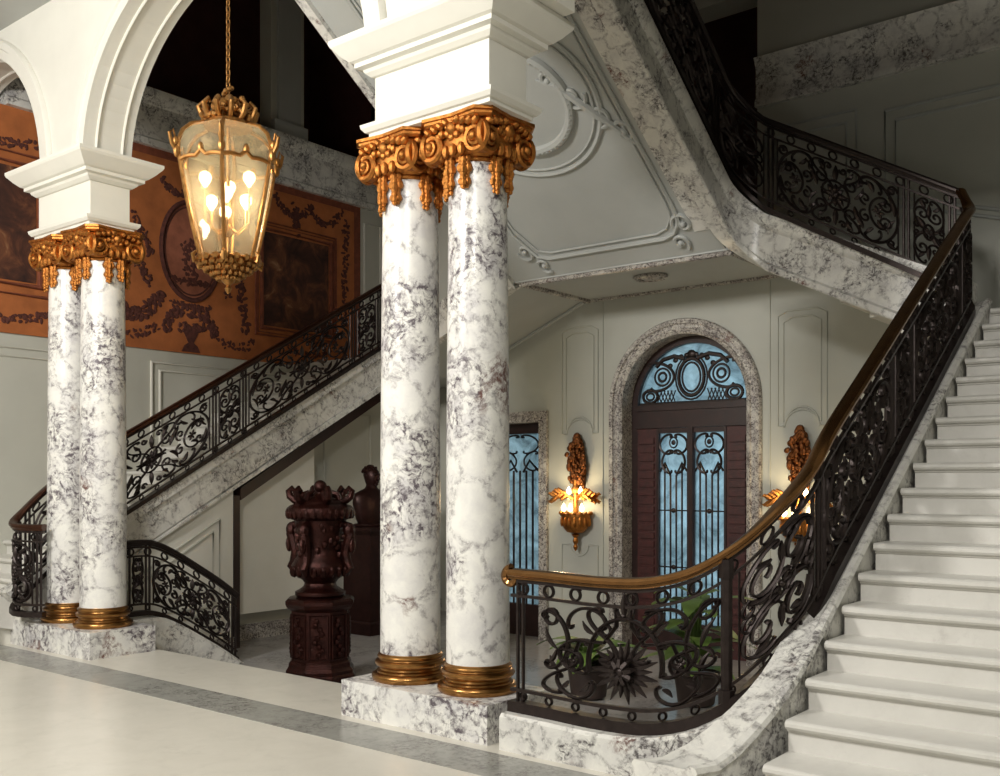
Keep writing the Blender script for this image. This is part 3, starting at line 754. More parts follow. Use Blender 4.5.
mb = MB()   # thick newel where the rail starts to climb
mb.tube([R1.P(sp, 0), R1.P(sp, R1.H-.06)], .030, 8); mb.tube([R1.P(sp, 0), R1.P(sp, .12)], .045, 8); mb.tube([R1.P(sp,R1.H-.16),R1.P(sp,R1.H-.06)], .04, 8)
part(mb, 'newel', M['iron'], bal)
mb = MB()   # curled end of the handrail
pts = []; rr = []
for i in range(34):
    q = i/33; a = pi/2+q*2*pi*1.35; Rr = .055*(1-.8*q); pts.append((-3.75+.0+Rr*cos(a)*1.0, 4.80, -.535-.068+Rr*sin(a)+.012)); rr.append(.030*(1-.45*q))
mb.tube(pts, rr, 8); part(mb, 'curled_end', M['rail'], bal)
# marble curb that carries the level part
rows = []
for i in range(31):
    s_ = -.0+(R1.L*0+s5)*i/30; x, y, z, n = R1.at(s_); zt = z-R1.H
    rows.append([(x+n[0]*o_, y+n[1]*o_, zz) for o_, zz in ((-.12,ZF),(-.12,zt-.02),(-.10,zt),(.10,zt),(.12,zt-.02),(.12,ZF))])
cb = MB().sweep(rows[:-4]).build('railing_curb', M['grey_marble'], None, ang=.5)
tag(cb, 'low curved marble curb under the front part of the golden handrail balustrade', 'curb')

# --- balustrade of the flight over the door and the flight overhead
P2 = [(-2.14,8.615)]
P2 += [(-2.16+(F3X+.3+2.16)*i/20, 8.615) for i in range(1, 21)]
for i in range(1, 13):
    a = pi/2*i/12; P2.append((F3X+.3-.30*sin(a), 8.615-.30+.30*cos(a)))
P2 += [(F3X, 8.315-(8.315-5.4)*i/24) for i in range(1, 25)]
acc2 = [0]
for p, q in zip(P2, P2[1:]): acc2.append(acc2[-1]+math.dist(p, q))
def z2(i):
    x, y = P2[i]
    H0 = lambda x: 2.36+(-x-2.16)*.575
    if i <= 20: return H0(x)
    zA = H0(P2[20][0]); zB = f3bot(P2[32][1])+.42+.92
    if i >= 32: return f3bot(y)+.42+.92
    q = (acc2[i]-acc2[20])/(acc2[32]-acc2[20]); return zA+(zB-zA)*q
R2 = Rail([(p[0], p[1], z2(i)) for i, p in enumerate(P2)], .86)
b2 = thing('balustrade', (-3.2, 8.615, 1.8), 'black scrolled balustrade of the short upper flight turning overhead, above the right of the door', 'balustrade')
sq = acc2[20]
balustrade(b2, R2, [.06, .42, sq-.05, acc2[32]+.1, acc2[32]+1.5], [(.08,.40,'n'),(.44,sq-.07,'w'),(sq-.03,acc2[32]+.08,'n'),(acc2[32]+.12,acc2[32]+1.48,'w'),(acc2[32]+1.52,R2.L-.1,'w')], .05, railmat=M['iron'])

# --- left flight balustrade
def lrail(y): return lnose(y)+.91
LX = LS_X+.02
keys = [(-9.33,4.72,-.42),(-9.48,4.62,-.42),(-9.63,4.58,-.40),(-9.73,4.66,-.33),(LX-.01,4.85,-.14),(LX,5.1,.07)]
keys += [(LX, y, lrail(y)) for y in (5.4, 6, 7, 8, 9, 9.72)]
R3 = Rail(smoothpath(keys, 12), .885)
b3 = thing('balustrade', (LX, 6.5, ZF), 'black scrolled balustrade climbing the far stair below the tapestry', 'balustrade')
sy = lambda y: s_at(R3, lambda p: p[1] > y and p[0] < -9.70)
pp = [5.30, 6.83, 7.31, 9.05, 9.5]
balustrade(b3, R3, railmat=M['rail_dk'], posts=[.05, sy(4.75)] + [sy(y) for y in pp], panels=[(.07, sy(4.75)-.02, 'n'), (sy(4.75)+.02, sy(5.3)-.02, 'n')] + [(sy(a)+.02, sy(c)-.02, 'w' if c-a > .6 else 'n') for a, c in zip(pp, pp[1:])], foot=.05)

# --- short balustrade beside the entry steps
keys = [(-9.05,5.36,-.60),(-9.05,5.55,-.595),(-9.05,5.72,-.615),(-9.05,5.95,-.72),(-9.05,6.25,-.90),(-9.05,6.5,-1.06),(-9.05,6.72,-1.22)]
R4 = Rail(smoothpath(keys, 10), .76)
b4 = thing('balustrade', (-9.05, 6, ZL), 'short black scrolled balustrade sloping down beside the entry steps at the left', 'balustrade')
balustrade(b4, R4, [.06, .28, R4.L-.04], [(.08,.26,'n'),(.30,R4.L-.06,'w')], .05, railmat=M['iron'])
rows = []
for i in range(21):
    s_ = R4.L*i/20; x, y, z, n = R4.at(s_); zt = min(z-R4.H, ZP); rows.append([(x+o_, y, zz) for o_, zz in ((-.16,ZL),(-.16,zt),(.12,zt),(.14,zt-.03),(.14,ZL))])
c4 = MB().sweep(rows).build('railing_curb', M['grey_marble'], None, ang=.5)
tag(c4, 'sloping marble curb under the short balustrade beside the entry steps', 'curb')

# ------------------------------------------------------------------ entrance door
d = thing('door_1', (XC, YW, ZL), None, None, kind='structure')
rows = []   # marble surround
def archpath(r, n=28, bot=ZL): return [(XC-r, bot), (XC-r, DSP*.5)]+[(XC-r*cos(pi*i/n), DSP+r*sin(pi*i/n)) for i in range(n+1)]+[(XC+r, DSP*.5), (XC+r, bot)]
prof = [(-.006,.30),(-.006,-.02),(.015,-.04),(.045,-.05),(.055,-.035),(.10,-.035),(.11,-.055),(.15,-.06),(.165,-.04),(.165,.004)]
rings = [[(x, YW+yy, z) for x, z in archpath(DR+dr)] for dr, yy in prof]
rows = [[rings[k][i] for k in range(len(prof))] for i in range(len(rings[0]))]
part(MB().sweep(rows), 'door_surround', M['dark_marble'], d)
YD = YW+.20
b = MB(); ro, ri = DR+.0, DR-.085
rings = [archpath(ro), archpath(ri)]
rows = [[(rings[0][i][0],YD,rings[0][i][1]),(rings[1][i][0],YD,rings[1][i][1]),(rings[1][i][0],YD+.1,rings[1][i][1]),(rings[0][i][0],YD+.1,rings[0][i][1])] for i in range(len(rings[0]))]
b.sweep(rows); b.box(XC-ri-.01, XC+ri+.01, YD-.03, YD+.095, .60, DSP+.01); b.box(XC-ri, XC+ri, YD-.05, YD-.02, .80, .84)
part(b, 'door_frame', M['wood'], d)
for sx in (-1, 1):
    x0, x1 = sorted((XC+sx*.695, XC+sx*.44)); b = MB().box(x0, x1, YD, YD+.08, ZL, .60)
    for k in range(24):
        z = ZL+.1+k*.1; b.box(x0+.03, x1-.03, YD-.02, YD, z, z+.07)
    part(b, 'side_panel', M['panelwood'], d)
    x0, x1 = sorted((XC+sx*.44, XC+sx*.03)); lf = MB()
    gx0, gx1 = (x0+.03, x1-.01) if sx < 0 else (x0+.01, x1-.03)
    lf.box(x0, gx0, YD-.01, YD+.06, ZL, .598).box(gx1, x1, YD-.01, YD+.06, ZL, .598).box(gx0, gx1, YD-.006, YD+.056, .54, .597).box(gx0, gx1, YD-.006, YD+.056, ZL+.002, ZL+.35)
    leaf = part(lf, 'door_leaf', M['wood'], d)
    sub(MB().box(gx0, gx1, YD+.03, YD+.035, ZL+.35, .54), 'glass', M['door_glass'], leaf, d)
    g = MB(); w = gx1-gx0; gy = YD+.005; xm = (gx0+gx1)/2
    G = lambda P, r=.008: g.tube([(x, gy, z) for x, z in P], r*1.45, 5)
    for k in range(1, 5):
        xx = gx0+w*k/5; G([(xx,ZL+.35),(xx,.18 if k in (1,4) else .05)], .008)
    for s2 in (-1, 1):
        G(fit(CS, xm+s2*w*.05, xm+s2*w*.48, .30, .52), .010); G(fit(CS, xm+s2*w*.02, xm+s2*w*.40, .08, .34), .010)
        G([(xm+s2*w*.10,.05),(xm+s2*w*.30,.20),(xm+s2*w*.47,.10)], .010)
    g.tube([(xm+.05*cos(a), gy, .43+.06*sin(a)) for a in [2*pi*i/16 for i in range(16)]], .01, 5, True); g.ell((xm, gy, .43), (.03,.01,.03))
    for zz in (-.35, -1.0): g.ell((xm, gy, zz), (.03,.012,.03)); G([(gx0,zz),(gx1,zz)], .006)
    sub(g, 'grille', M['iron'], leaf, d)
b = MB().box(XC-.035, XC+.035, YD-.03, YD+.06, ZL, .60); part(b, 'meeting_stile', M['wood'], d)
b = MB(); n = 24
P = [(XC-ri*cos(pi*i/n), YD+.05, DSP+ri*sin(pi*i/n)) for i in range(n+1)]
b.prism(P, [(x, YD+.055, z) for x, y, z in P]); part(b, 'fanlight_glass', M['door_glass'], d)
g = MB(); gy = YD+.01
G = lambda P, r=.011: g.tube([(x, gy, z) for x, z in P], r*1.3, 6)
def ringp(cx, cz, rx, rz=None, n=20): return [(cx+rx*cos(2*pi*i/n), cz+(rz or rx)*sin(2*pi*i/n)) for i in range(n+1)]
G(ringp(XC, DSP+.31, .16, .21), .018); G(ringp(XC, DSP+.31, .115, .165), .010); G(ringp(XC, DSP+.31, .20, .255), .009)
for sx in (-1, 1):
    G(fit(CS, XC+sx*.56, XC+sx*.22, DSP+.17, DSP+.50), .014); G(ringp(XC+sx*.37, DSP+.33, .10), .010); G(ringp(XC+sx*.37, DSP+.33, .05), .012)
    G([(XC+sx*.08, DSP+.52), (XC+sx*.22, DSP+.56), (XC+sx*.36, DSP+.53), (XC+sx*.45, DSP+.45)], .020)
    G(ringp(XC+sx*.53, DSP+.11, .095, .075), .016); G(ringp(XC+sx*.53, DSP+.11, .05, .04), .010)
    for k in range(5):
        G([(XC+sx*(.20+.045*k), DSP+.02), (XC+sx*(.26+.045*k), DSP+.17)], .006); G([(XC+sx*(.26+.045*k), DSP+.02), (XC+sx*(.20+.045*k), DSP+.17)], .006)
    for k in range(4): g.ell((XC+sx*(.06+.07*k), gy, DSP+.56-.012*k*k), (.035,.014,.03))
G([(XC-.66,DSP+.02),(XC+.66,DSP+.02)], .016); g.ell((XC, gy, DSP+.57), (.06,.02,.05))
part(g, 'fanlight_grille', M['iron'], d)

# side window by the columns
w_ = thing('window_1', (-7.8, YW, ZL), None, None, kind='structure')
b = MB(); xa, xb, zt = -8.25, -7.36, .72
for (x0, x1, z0, z1) in ((xa-.13,xa-.002,ZL,zt+.125),(xb+.002,xb+.125,ZL,zt+.125),(xa-.001,xb+.001,zt-.003,zt+.12)): b.box(x0, x1, YW-.04, YW+.12, z0, z1)
for (x0, x1, z0, z1) in ((xa-.135,xa-.09,ZL,zt+.09),(xb+.09,xb+.135,ZL,zt+.09),(xa-.135,xb+.135,zt+.091,zt+.135)): b.box(x0, x1, YW-.06, YW-.03, z0, z1)
part(b, 'window_surround', M['dark_marble'], w_)
b = MB().box(xa, xa+.14, YW+.15, YW+.24, ZL, zt).box(xb-.14, xb, YW+.15, YW+.24, ZL, zt).box(xa+.14, xb-.14, YW+.153, YW+.237, zt-.13, zt-.002).box(xa+.14, xb-.14, YW+.153, YW+.237, ZL, ZL+.4)
part(b, 'window_frame', M['wood'], w_)
part(MB().box(xa+.14, xb-.14, YW+.2, YW+.205, ZL+.4, zt-.13), 'glass', M['door_glass'], w_)
g = MB(); gy = YW+.17
G = lambda P, r=.009: g.tube([(x, gy, z) for x, z in P], r*1.4, 5)
x0, x1 = xa+.14, xb-.14; xm = (x0+x1)/2
for k in range(1, 6): xx = x0+(x1-x0)*k/6; G([(xx,ZL+.4),(xx,.12)], .011)
for s2 in (-1, 1):
    G(fit(CS, xm+s2*.02, xm+s2*.29, .34, .57)); G([(xm+s2*.05,.1),(xm+s2*.15,.25),(xm+s2*.29,.12)], .012); G(fit(CS, xm+s2*.28, xm+s2*.06, .12, .36))
part(g, 'grille', M['iron'], w_)
b = MB()
for k in range(3): b.box(-6.86, -6.75, YW-.014, YW-.004, -1.325+.034*k, -1.30+.034*k)
b.box(-6.87, -6.74, YW-.006, YW-.001, -1.335, -1.215)
tag(b.build('vent', M['bronze_dk'], None), 'small dark square vent low on the wall under the left wall light', 'vent')

# ------------------------------------------------------------------ wall lights
def flame(mb, c, r=.022, h=.075):
    mb.lathe([(.004,0),(r*.75,.012),(r,.032),(r*.8,h*.6),(r*.35,h*.85),(.002,h)], c, 10)
def sconce(cx, label):
    o = thing('sconce', (cx, YW, -.2), label, 'wall light', 'gilt wall lights beside the door')
    y = YW-.03; b = MB()
    rnd = random.Random(3)
    for i in range(120):
        q = i/119; z = .50-.54*q; w = .025+.105*sin(pi*min(1, q*.78+.06))
        b.ell((cx+rnd.uniform(-w, w), y-.015-rnd.random()*.06, z+rnd.uniform(-.02,.02)), (.030,.024,.036), Matrix.Rotation(rnd.uniform(-.9,.9), 3, 'Y'), 7, 5)
    b.ell((cx, y-.03, .52), (.05,.04,.05)); b.exy([(cx-.07,-.2),(cx+.07,-.2),(cx+.10,.1),(cx+.06,.45),(cx-.06,.45),(cx-.10,.1)], y+.0, y+.028)
    part(b, 'backplate', M['sconce_dk'], o)
    b = MB()
    b.lathe([(.02,-.64),(.11,-.625),(.155,-.58),(.175,-.52),(.182,-.45),(.195,-.42),(.195,-.40),(.17,-.395),(.16,-.42),(.05,-.47)], (cx, y-.06, 0), 24, sy=.75)
    for k in range(16):
        a = 2*pi*k/16; b.ell((cx+.182*cos(a), y-.06+.137*sin(a), -.50), (.018,.018,.06), None, 6, 5); b.ell((cx+.2*cos(a), y-.06+.15*sin(a), -.395), (.024,.02,.024), None, 6, 4)
    part(b, 'basket', M['gold'], o)
    b = MB().lathe([(.004,-.85),(.018,-.83),(.03,-.80),(.018,-.77),(.035,-.73),(.022,-.69),(.05,-.655),(.02,-.64)], (cx, y-.06, 0), 14)
    part(b, 'finial', M['gold'], o)
    for sx in (-1, 1):
        A = lambda t: Vector((cx+sx*(.04+.27*t), y-.06-.06*sin(pi*t), -.23+.07*sin(pi*t)+.05*sin(2.2*pi*t)*t))
        b = MB(); b.tube([A(i/8) for i in range(9)], [.024,.024,.022,.022,.02,.02,.018,.016,.01], 6)
        for i, t in enumerate((.2,.34,.48,.62,.76,.9)):
            for s3 in (-1, 1):
                p = A(t); b.tube([p, p+Vector((sx*.035,-.012,s3*.028)), p+Vector((sx*.075,-.02,s3*.052)), p+Vector((sx*.10,-.015,s3*.040))], [.014,.024,.018,.004], 6)
        part(b, 'leaf_arm', M['gold'], o)
    b = MB(); b.tube([(cx,y-.06,-.40),(cx,y-.06,.0)], .03, 8); b.ell((cx,y-.06,-.12),(.05,.05,.07)); part(b, 'stem', M['gold'], o)
    pos = [(-.085,-.08,-.185),(.085,-.08,-.185),(-.13,-.12,-.385),(.0,-.17,-.385),(.13,-.12,-.385)]
    for (dx, dy, z) in pos:
        b = MB().lathe([(.014,-.05),(.014,0),(.02,.0),(.02,.006)], (cx+dx, y+dy, z), 8); cd = part(b, 'candle', M['candle'], o)
        fb = MB(); flame(fb, (cx+dx, y+dy, z+.006), .030, .105); sub(fb, 'bulb', M['bulb'], cd, o)
    return o
sconce(-6.77, 'gilt wall light with five lit candle bulbs left of the arched door')
sconce(-4.01, 'gilt wall light right of the arched door, partly behind the stair railing')

# ------------------------------------------------------------------ lantern
LXc, LYc = -6.89, 5.03
ln = thing('hanging_lantern', (LXc, LYc, 1.55), 'large gilt six-sided glass lantern with lit bulbs hanging in the arch', 'lantern')
lp = [(.235,1.80),(.30,2.05),(.36,2.32),(.405,2.56),(.42,2.64),(.415,2.72),(.385,2.80),(.31,2.87),(.20,2.905)]
def hexp(r, z, k, rot=.30): a = rot+k*pi/3; return (LXc+r*cos(a), LYc+r*sin(a), z)
for k in range(6):
    rows = [[hexp(r*.985, z, k), hexp(r*.985, z, k+1)] for r, z in lp]
    b = MB().sweep([[r0[0], r0[1]] for r0 in rows], closed=False); part(b, 'glass_pane', M['lamp_glass'], ln, smooth=False)
    b = MB().tube([hexp(r, z, k) for r, z in lp], .017, 6)
    c = hexp(.43, 2.62, k); b.ell(c, (.03,.03,.05)); b.ell(hexp(.44,2.70,k), (.028,.028,.04)); b.tube([hexp(.42,2.60,k), hexp(.47,2.68,k), hexp(.49,2.76,k), hexp(.46,2.79,k), hexp(.445,2.74,k)], [.018,.018,.014,.012,.008], 6)
    part(b, 'rib', M['gold_pale'], ln)
b = MB(); b_lo = MB()
for k in range(6):
    A = Vector(hexp(.405,2.56,k)); B = Vector(hexp(.405,2.56,k+1)); m = (A+B)/2
    pts = [A.lerp(B, t)+Vector((0,0,.02*abs(sin(2*pi*t))+.055*max(0, 1-abs(t-.5)*8))) for t in [i/16 for i in range(17)]]
    b.tube(pts, .017, 6); b.ell(m+Vector((0,0,.075)), (.025,.025,.04))
    A = Vector(hexp(.235,1.80,k)); B = Vector(hexp(.235,1.80,k+1)); b_lo.tube([A, B], .022, 6)
part(b_lo, 'lower_band', M['gold_pale'], ln)
part(b, 'band_trim', M['gold_pale'], ln)
b = MB(); rnd = random.Random(5)
b.lathe([(.20,2.90),(.19,2.93),(.10,2.95),(.07,3.0),(.05,3.06)], (LXc,LYc,0), 18)
for k in range(12):
    a = 2*pi*k/12; c_, s_ = cos(a), sin(a)
    b.tube([(LXc+.15*c_,LYc+.15*s_,2.93),(LXc+.21*c_,LYc+.21*s_,2.98),(LXc+.235*c_,LYc+.235*s_,3.04),(LXc+.19*c_,LYc+.19*s_,3.09),(LXc+.17*c_,LYc+.17*s_,3.06)], [.020,.024,.022,.018,.010], 8)
    b.ell((LXc+.10*c_,LYc+.10*s_,3.06+.03*(k%2)), (.04,.04,.05), None, 7, 5)
for k in range(8): b.ell((LXc+.03*cos(k),LYc+.03*sin(k),3.10+.018*k), .034-.002*k, None, 7, 5)
for k in range(40):
    a = rnd.random()*2*pi; r = rnd.uniform(.10,.20); b.ell((LXc+r*cos(a),LYc+r*sin(a),2.95+rnd.random()*.14), (.034,.034,.028), Matrix.Rotation(rnd.random()*3,3,'X'), 6, 4)
part(b, 'crown', M['gold_pale'], ln)
b = MB()
b.lathe([(.005,1.53),(.02,1.55),(.03,1.575),(.018,1.60),(.05,1.63),(.075,1.67),(.12,1.70),(.17,1.73),(.20,1.77),(.235,1.80),(.2,1.805)], (LXc,LYc,0), 20)
for k in range(18):
    a = 2*pi*k/18
    for i, (r, z) in enumerate(((.245,1.80),(.22,1.765),(.18,1.725),(.13,1.69),(.085,1.66))):
        aa = a+.17*(i % 2); b.ell((LXc+r*cos(aa),LYc+r*sin(aa),z), (.032-.003*i,.032-.003*i,.03), None, 6, 4)
for k in range(6):
    p = hexp(.25,1.80,k); b.tube([p, hexp(.29,1.77,k), hexp(.30,1.82,k), hexp(.27,1.85,k)], [.022,.022,.018,.01], 6)
part(b, 'pendant_foot', M['gold_pale'], ln)
b = MB(); z = 3.2
while z < 4.5:
    rot = (int(z*20) % 2)*pi/2
    b.tube([(LXc+.016*cos(t)*cos(rot), LYc+.016*cos(t)*sin(rot), z+.034*sin(t)) for t in [2*pi*i/10 for i in range(10)]], .006, 5, True); z += .052
part(b, 'chain', M['gold_pale'], ln)
b = MB().tube([(LXc,LYc,1.82),(LXc,LYc,2.9)], .014, 8); b.ell((LXc,LYc,2.05),(.05,.05,.06))
bp_ = []
for k, zt in enumerate((2.42, 2.28, 2.42, 2.26, 2.40, 2.27)):
    a = .35+k*pi/3; rr_ = .20 if k % 2 == 0 else .16; x, y = LXc+rr_*cos(a), LYc+rr_*sin(a); bp_.append((x, y, zt))
    b.tube([(LXc,LYc,2.08),(LXc+.09*cos(a),LYc+.09*sin(a),2.03),(x,y,2.10),(x,y,zt-.03)], .010, 6)
part(b, 'candelabrum', M['gold_pale'], ln)
for p in bp_ + [(LXc+.10, LYc-.10, 2.12)]:
    fb = MB().lathe([(.012,-.03),(.02,-.01),(.042,.02),(.05,.05),(.042,.08),(.02,.098),(.002,.103)], p, 14); part(fb, 'bulb', M['bulb_l'], ln)

# ------------------------------------------------------------------ urn on its pedestal
UX, UY = -7.38, 6.45
pd = thing('urn_pedestal', (UX, UY, ZL), 'dark carved octagonal pedestal carrying the large bronze urn', 'pedestal')
def octo(prof, rot=pi/8): return MB().sweep([[(UX+r*cos(rot+k*pi/4), UY+r*sin(rot+k*pi/4), ZL+z) for k in range(8)] for r, z in prof])
part(octo([(.36,0),(.36,.12),(.34,.14),(.34,.17),(.315,.20),(.31,.24),(.29,.26)]), 'base', M['bronze'], pd, ang=.3)
bd = part(octo([(.285,.24),(.285,.74)]), 'body', M['bronze'], pd, ang=.3)
for k in range(8):
    a = k*pi/4; dn = Vector((cos(a),sin(a),0)); lat = Vector((-sin(a),cos(a),0)); c = Vector((UX,UY,0))+dn*.268; mb = MB()
    q = [c+lat*(u*.085)+Vector((0,0,ZL+z)) for u, z in ((-1,.29),(1,.29),(1,.70),(-1,.70))]; mb.tube(q, .011, 5, True)
    for i in range(9): mb.ell(c+lat*(.035*sin(i*1.5))+Vector((0,0,ZL+.33+.04*i)), (.028,.028,.03), None, 6, 4)
    sub(mb, 'carved_panel', M['bronze'], bd, pd)
part(octo([(.285,.73),(.31,.75),(.33,.77),(.345,.80),(.345,.83),(.32,.85),(.28,.86)]), 'cap', M['bronze'], pd, ang=.3)
ur = thing('bronze_urn', (UX, UY, ZL+.86), 'large dark bronze urn with wide ribbed rim and ball finial on the pedestal', 'urn')
Z0 = ZL+.861
part(MB().lathe([(.22,0),(.24,.02),(.24,.05),(.20,.07),(.16,.10),(.15,.13),(.17,.16),(.23,.20),(.27,.26),(.275,.30),(.25,.35),(.215,.40),(.21,.48),(.225,.58),(.235,.66),(.245,.72),(.25,.74)], (UX,UY,Z0), 32), 'body', M['bronze'], ur)
rim = MB().lathe([(.24,.73),(.28,.745),(.31,.77),(.325,.81),(.32,.85),(.29,.875),(.25,.89)], (UX,UY,Z0), 32)
for k in range(28):
    a = 2*pi*k/28; rim.ell((UX+.305*cos(a),UY+.305*sin(a),Z0+.80), (.03,.03,.055), None, 7, 5)
part(rim, 'rim', M['bronze'], ur)
lid = MB().lathe([(.25,.88),(.23,.91),(.15,.94),(.10,.96),(.06,.975),(.05,.985),(.03,.99)], (UX,UY,Z0), 24); lid.lathe([(.04,.97),(.03,1.0),(.03,1.03)], (UX,UY,Z0), 12); lid.ell((UX,UY,Z0+1.055), .064, None, 14, 10)
part(lid, 'lid', M['bronze'], ur)
for k in range(6):
    a = k*pi/3-.47; c_, s_ = cos(a), sin(a); mb = MB()
    mb.tube([(UX+r*c_,UY+r*s_,Z0+z) for r, z in ((.20,.90),(.25,.92),(.30,.96),(.31,1.01),(.28,1.04),(.25,1.01),(.265,.985))], [.028,.036,.036,.034,.03,.022,.012], 7)
    mb.tube([(UX+r*c_,UY+r*s_,Z0+z) for r, z in ((.19,.92),(.17,.98),(.12,1.0),(.10,.97))], [.03,.03,.024,.012], 6)
    part(mb, 'crest_scroll', M['bronze'], ur)
for a in (.35, .35+pi/2, .35+pi, .35-pi/2):
    c_, s_ = cos(a), sin(a); mb = MB()
    mb.tube([(UX+r*c_,UY+r*s_,Z0+z) for r, z in ((.24,.70),(.30,.68),(.32,.60),(.29,.50),(.27,.42),(.29,.33),(.32,.28),(.29,.24),(.26,.27))], [.035,.045,.05,.05,.045,.042,.04,.03,.015], 8)
    mb.ell((UX+.31*c_,UY+.31*s_,Z0+.64), (.06,.06,.075), None, 9, 7); mb.ell((UX+.34*c_,UY+.34*s_,Z0+.50), (.035,.035,.08), None, 8, 6)
    part(mb, 'figure_handle', M['bronze'], ur)
mb = MB(); rnd = random.Random(11)
for i in range(60):
    a = rnd.random()*2*pi; z = .40+rnd.random()*.30; mb.ell((UX+.222*cos(a),UY+.222*sin(a),Z0+z), (.03,.03,.035), Matrix.Rotation(rnd.random()*3,3,'Z'), 6, 4)
for k in range(20):
    a = 2*pi*k/20; mb.ell((UX+.262*cos(a),UY+.262*sin(a),Z0+.25), (.03,.03,.06), None, 6, 5)
part(mb, 'relief_pattern', M['bronze'], ur)

# ------------------------------------------------------------------ bust in the recess
BX, BY = -9.45, 9.12
bpd = thing('bust_pedestal', (BX, BY, ZL), 'tall dark pillar pedestal in the shadowy recess behind the urn', 'pedestal')
def sq(prof): return MB().sweep([[(BX+sx*r, BY+sy_*r*1.0, ZL+z) for sx, sy_ in ((-1,-1),(1,-1),(1,1),(-1,1))] for r, z in prof])
part(sq([(.27,0),(.27,.12),(.27,.15),(.26,.17)]), 'base', M['bronze_dk'], bpd, ang=.3)
part(sq([(.25,.16),(.25,1.28)]), 'body', M['bronze_dk'], bpd, ang=.3)
part(sq([(.25,1.27),(.265,1.30),(.285,1.33),(.285,1.37),(.2,1.38)]), 'cap', M['bronze_dk'], bpd, ang=.3)
Zb = ZL+1.38
bu = thing('bronze_bust', (BX, BY, Zb), 'dark bronze bust of a head and shoulders in the recess beside the column', 'bust')
mb = MB().lathe([(.20,0),(.21,.015),(.21,.03),(.18,.04)], (BX,BY,Zb), 20, sy=1.15)
part(mb, 'socle', M['bronze_dk'], bu)
rows = []
for z, rx, ry, dy in ((.035,.20,.12,0),(.10,.24,.13,0),(.20,.27,.145,0),(.30,.295,.145,0),(.38,.295,.13,0),(.43,.26,.115,0),(.465,.17,.09,0),(.49,.095,.08,-.005),(.52,.068,.075,-.01),(.545,.068,.08,-.018),(.565,.078,.095,-.022),(.61,.090,.11,-.02),(.66,.096,.118,-.012),(.71,.090,.11,-.006),(.75,.066,.08,0),(.775,.03,.04,0),(.78,.006,.008,0)):
    rows.append([(BX+ry*sin(t)-dy, BY+rx*cos(t), Zb+z) for t in [2*pi*i/28 for i in range(28)]])
mb = MB().sweep(rows)
mb.tube([(BX+.128,BY,Zb+.665),(BX+.142,BY,Zb+.635),(BX+.150,BY,Zb+.61),(BX+.130,BY,Zb+.60)], [.010,.014,.020,.010], 8)
for s3 in (-1, 1):
    mb.ell((BX+.118,BY+s3*.038,Zb+.655), (.016,.018,.010)); mb.ell((BX+.120,BY+s3*.038,Zb+.675), (.016,.026,.009)); mb.ell((BX+.005,BY+s3*.097,Zb+.645), (.026,.014,.034))
mb.ell((BX+.126,BY,Zb+.582), (.014,.028,.007)); mb.ell((BX+.124,BY,Zb+.570), (.014,.024,.008)); mb.ell((BX+.105,BY,Zb+.545), (.024,.028,.02))
part(mb, 'figure', M['bronze_dk'], bu)
mb = MB(); rnd = random.Random(2)
for i in range(50):
    a = rnd.random()*2*pi; e = .2+rnd.random()*1.2; p = Vector((BX-.008+.112*cos(a)*cos(e), BY+.092*sin(a)*cos(e), Zb+.68+.10*sin(e)))
    if p.x > BX+.075 and p.z < Zb+.725: continue
    mb.ell(p, .024, None, 6, 4)
part(mb, 'hair', M['bronze_dk'], bu)

# ------------------------------------------------------------------ tapestries on the left wall
TX = XLW+.012
def tpanel(y0_, y1_, z0, z1, t=.012, x=None):
    x = TX if x is None else x
    return MB().box(x, x+t, y0_, y1_, z0, z1)
def blobs(mb, pts, r, rnd, spread, n=1, x=None):
    r *= .62; n = n*2+1; spread *= 1.15
    for (y, z) in pts:
        for _ in range(n):
            a = rnd.random()*pi
            mb.ell((TX+.015, y+rnd.uniform(-spread,spread), z+rnd.uniform(-spread,spread)), (.008, r*rnd.uniform(.6,1.3), r*rnd.uniform(.35,.7)), Matrix.Rotation(a, 3, 'X'), 7, 4)
def swag(y0_, z0, y1_, z1, sag, n): return [(y0_+(y1_-y0_)*i/n, z0+(z1-z0)*i/n-sag*4*(i/n)*(1-i/n)) for i in range(n+1)]
rnd = random.Random(21)
tp = thing('tapestry', (XLW, 8.6, 1.66), 'orange tapestry woven with an oval medallion, a framed scene and garlands', 'tapestry')
part(tpanel(6.25, 10.75, 1.66, 4.22), 'cloth', M['tap'], tp)
b = MB()
for (a0,a1,c0,c1) in ((10.62,10.75,1.66,4.22),(6.25,6.32,1.66,4.22)): b.box(TX+.012, TX+.016, a0, a1, c0, c1)
b.box(TX+.012, TX+.016, 6.321, 10.619, 4.12, 4.22)
part(b, 'border', M['tap_fr'], tp)
ov = MB().lathe([(.0,0),(.001,0)], (0,0,0), 3)
P = [(7.72+.44*cos(t), 3.0+.64*sin(t)) for t in [2*pi*i/40 for i in range(40)]]
om = part(MB().prism([(TX+.012,y,z) for y, z in P], [(TX+.018,y,z) for y, z in P]), 'oval_medallion', M['tap_md'], tp)
mb = MB().tube([(TX+.016,y,z) for y, z in P], .036, 6, True); mb.tube([(TX+.016,7.72+(y-7.72)*.88,3.0+(z-3.0)*.9) for y, z in P], .012, 5, True)
sub(mb, 'oval_frame', M['tap_dk'], om, tp)
mb = MB(); blobs(mb, [(7.72+.1*sin(i*2.1), 2.62+.055*i) for i in range(10)], .075, rnd, .05, 3); blobs(mb, [(7.45+.055*i, 2.60) for i in range(11)], .06, rnd, .03, 2); sub(mb, 'oval_figure', M['tap_dk'], om, tp)
sc = part(tpanel(8.90, 10.10, 2.18, 3.50, .006, TX+.012), 'woven_scene', M['pic'], tp)
mb = MB()
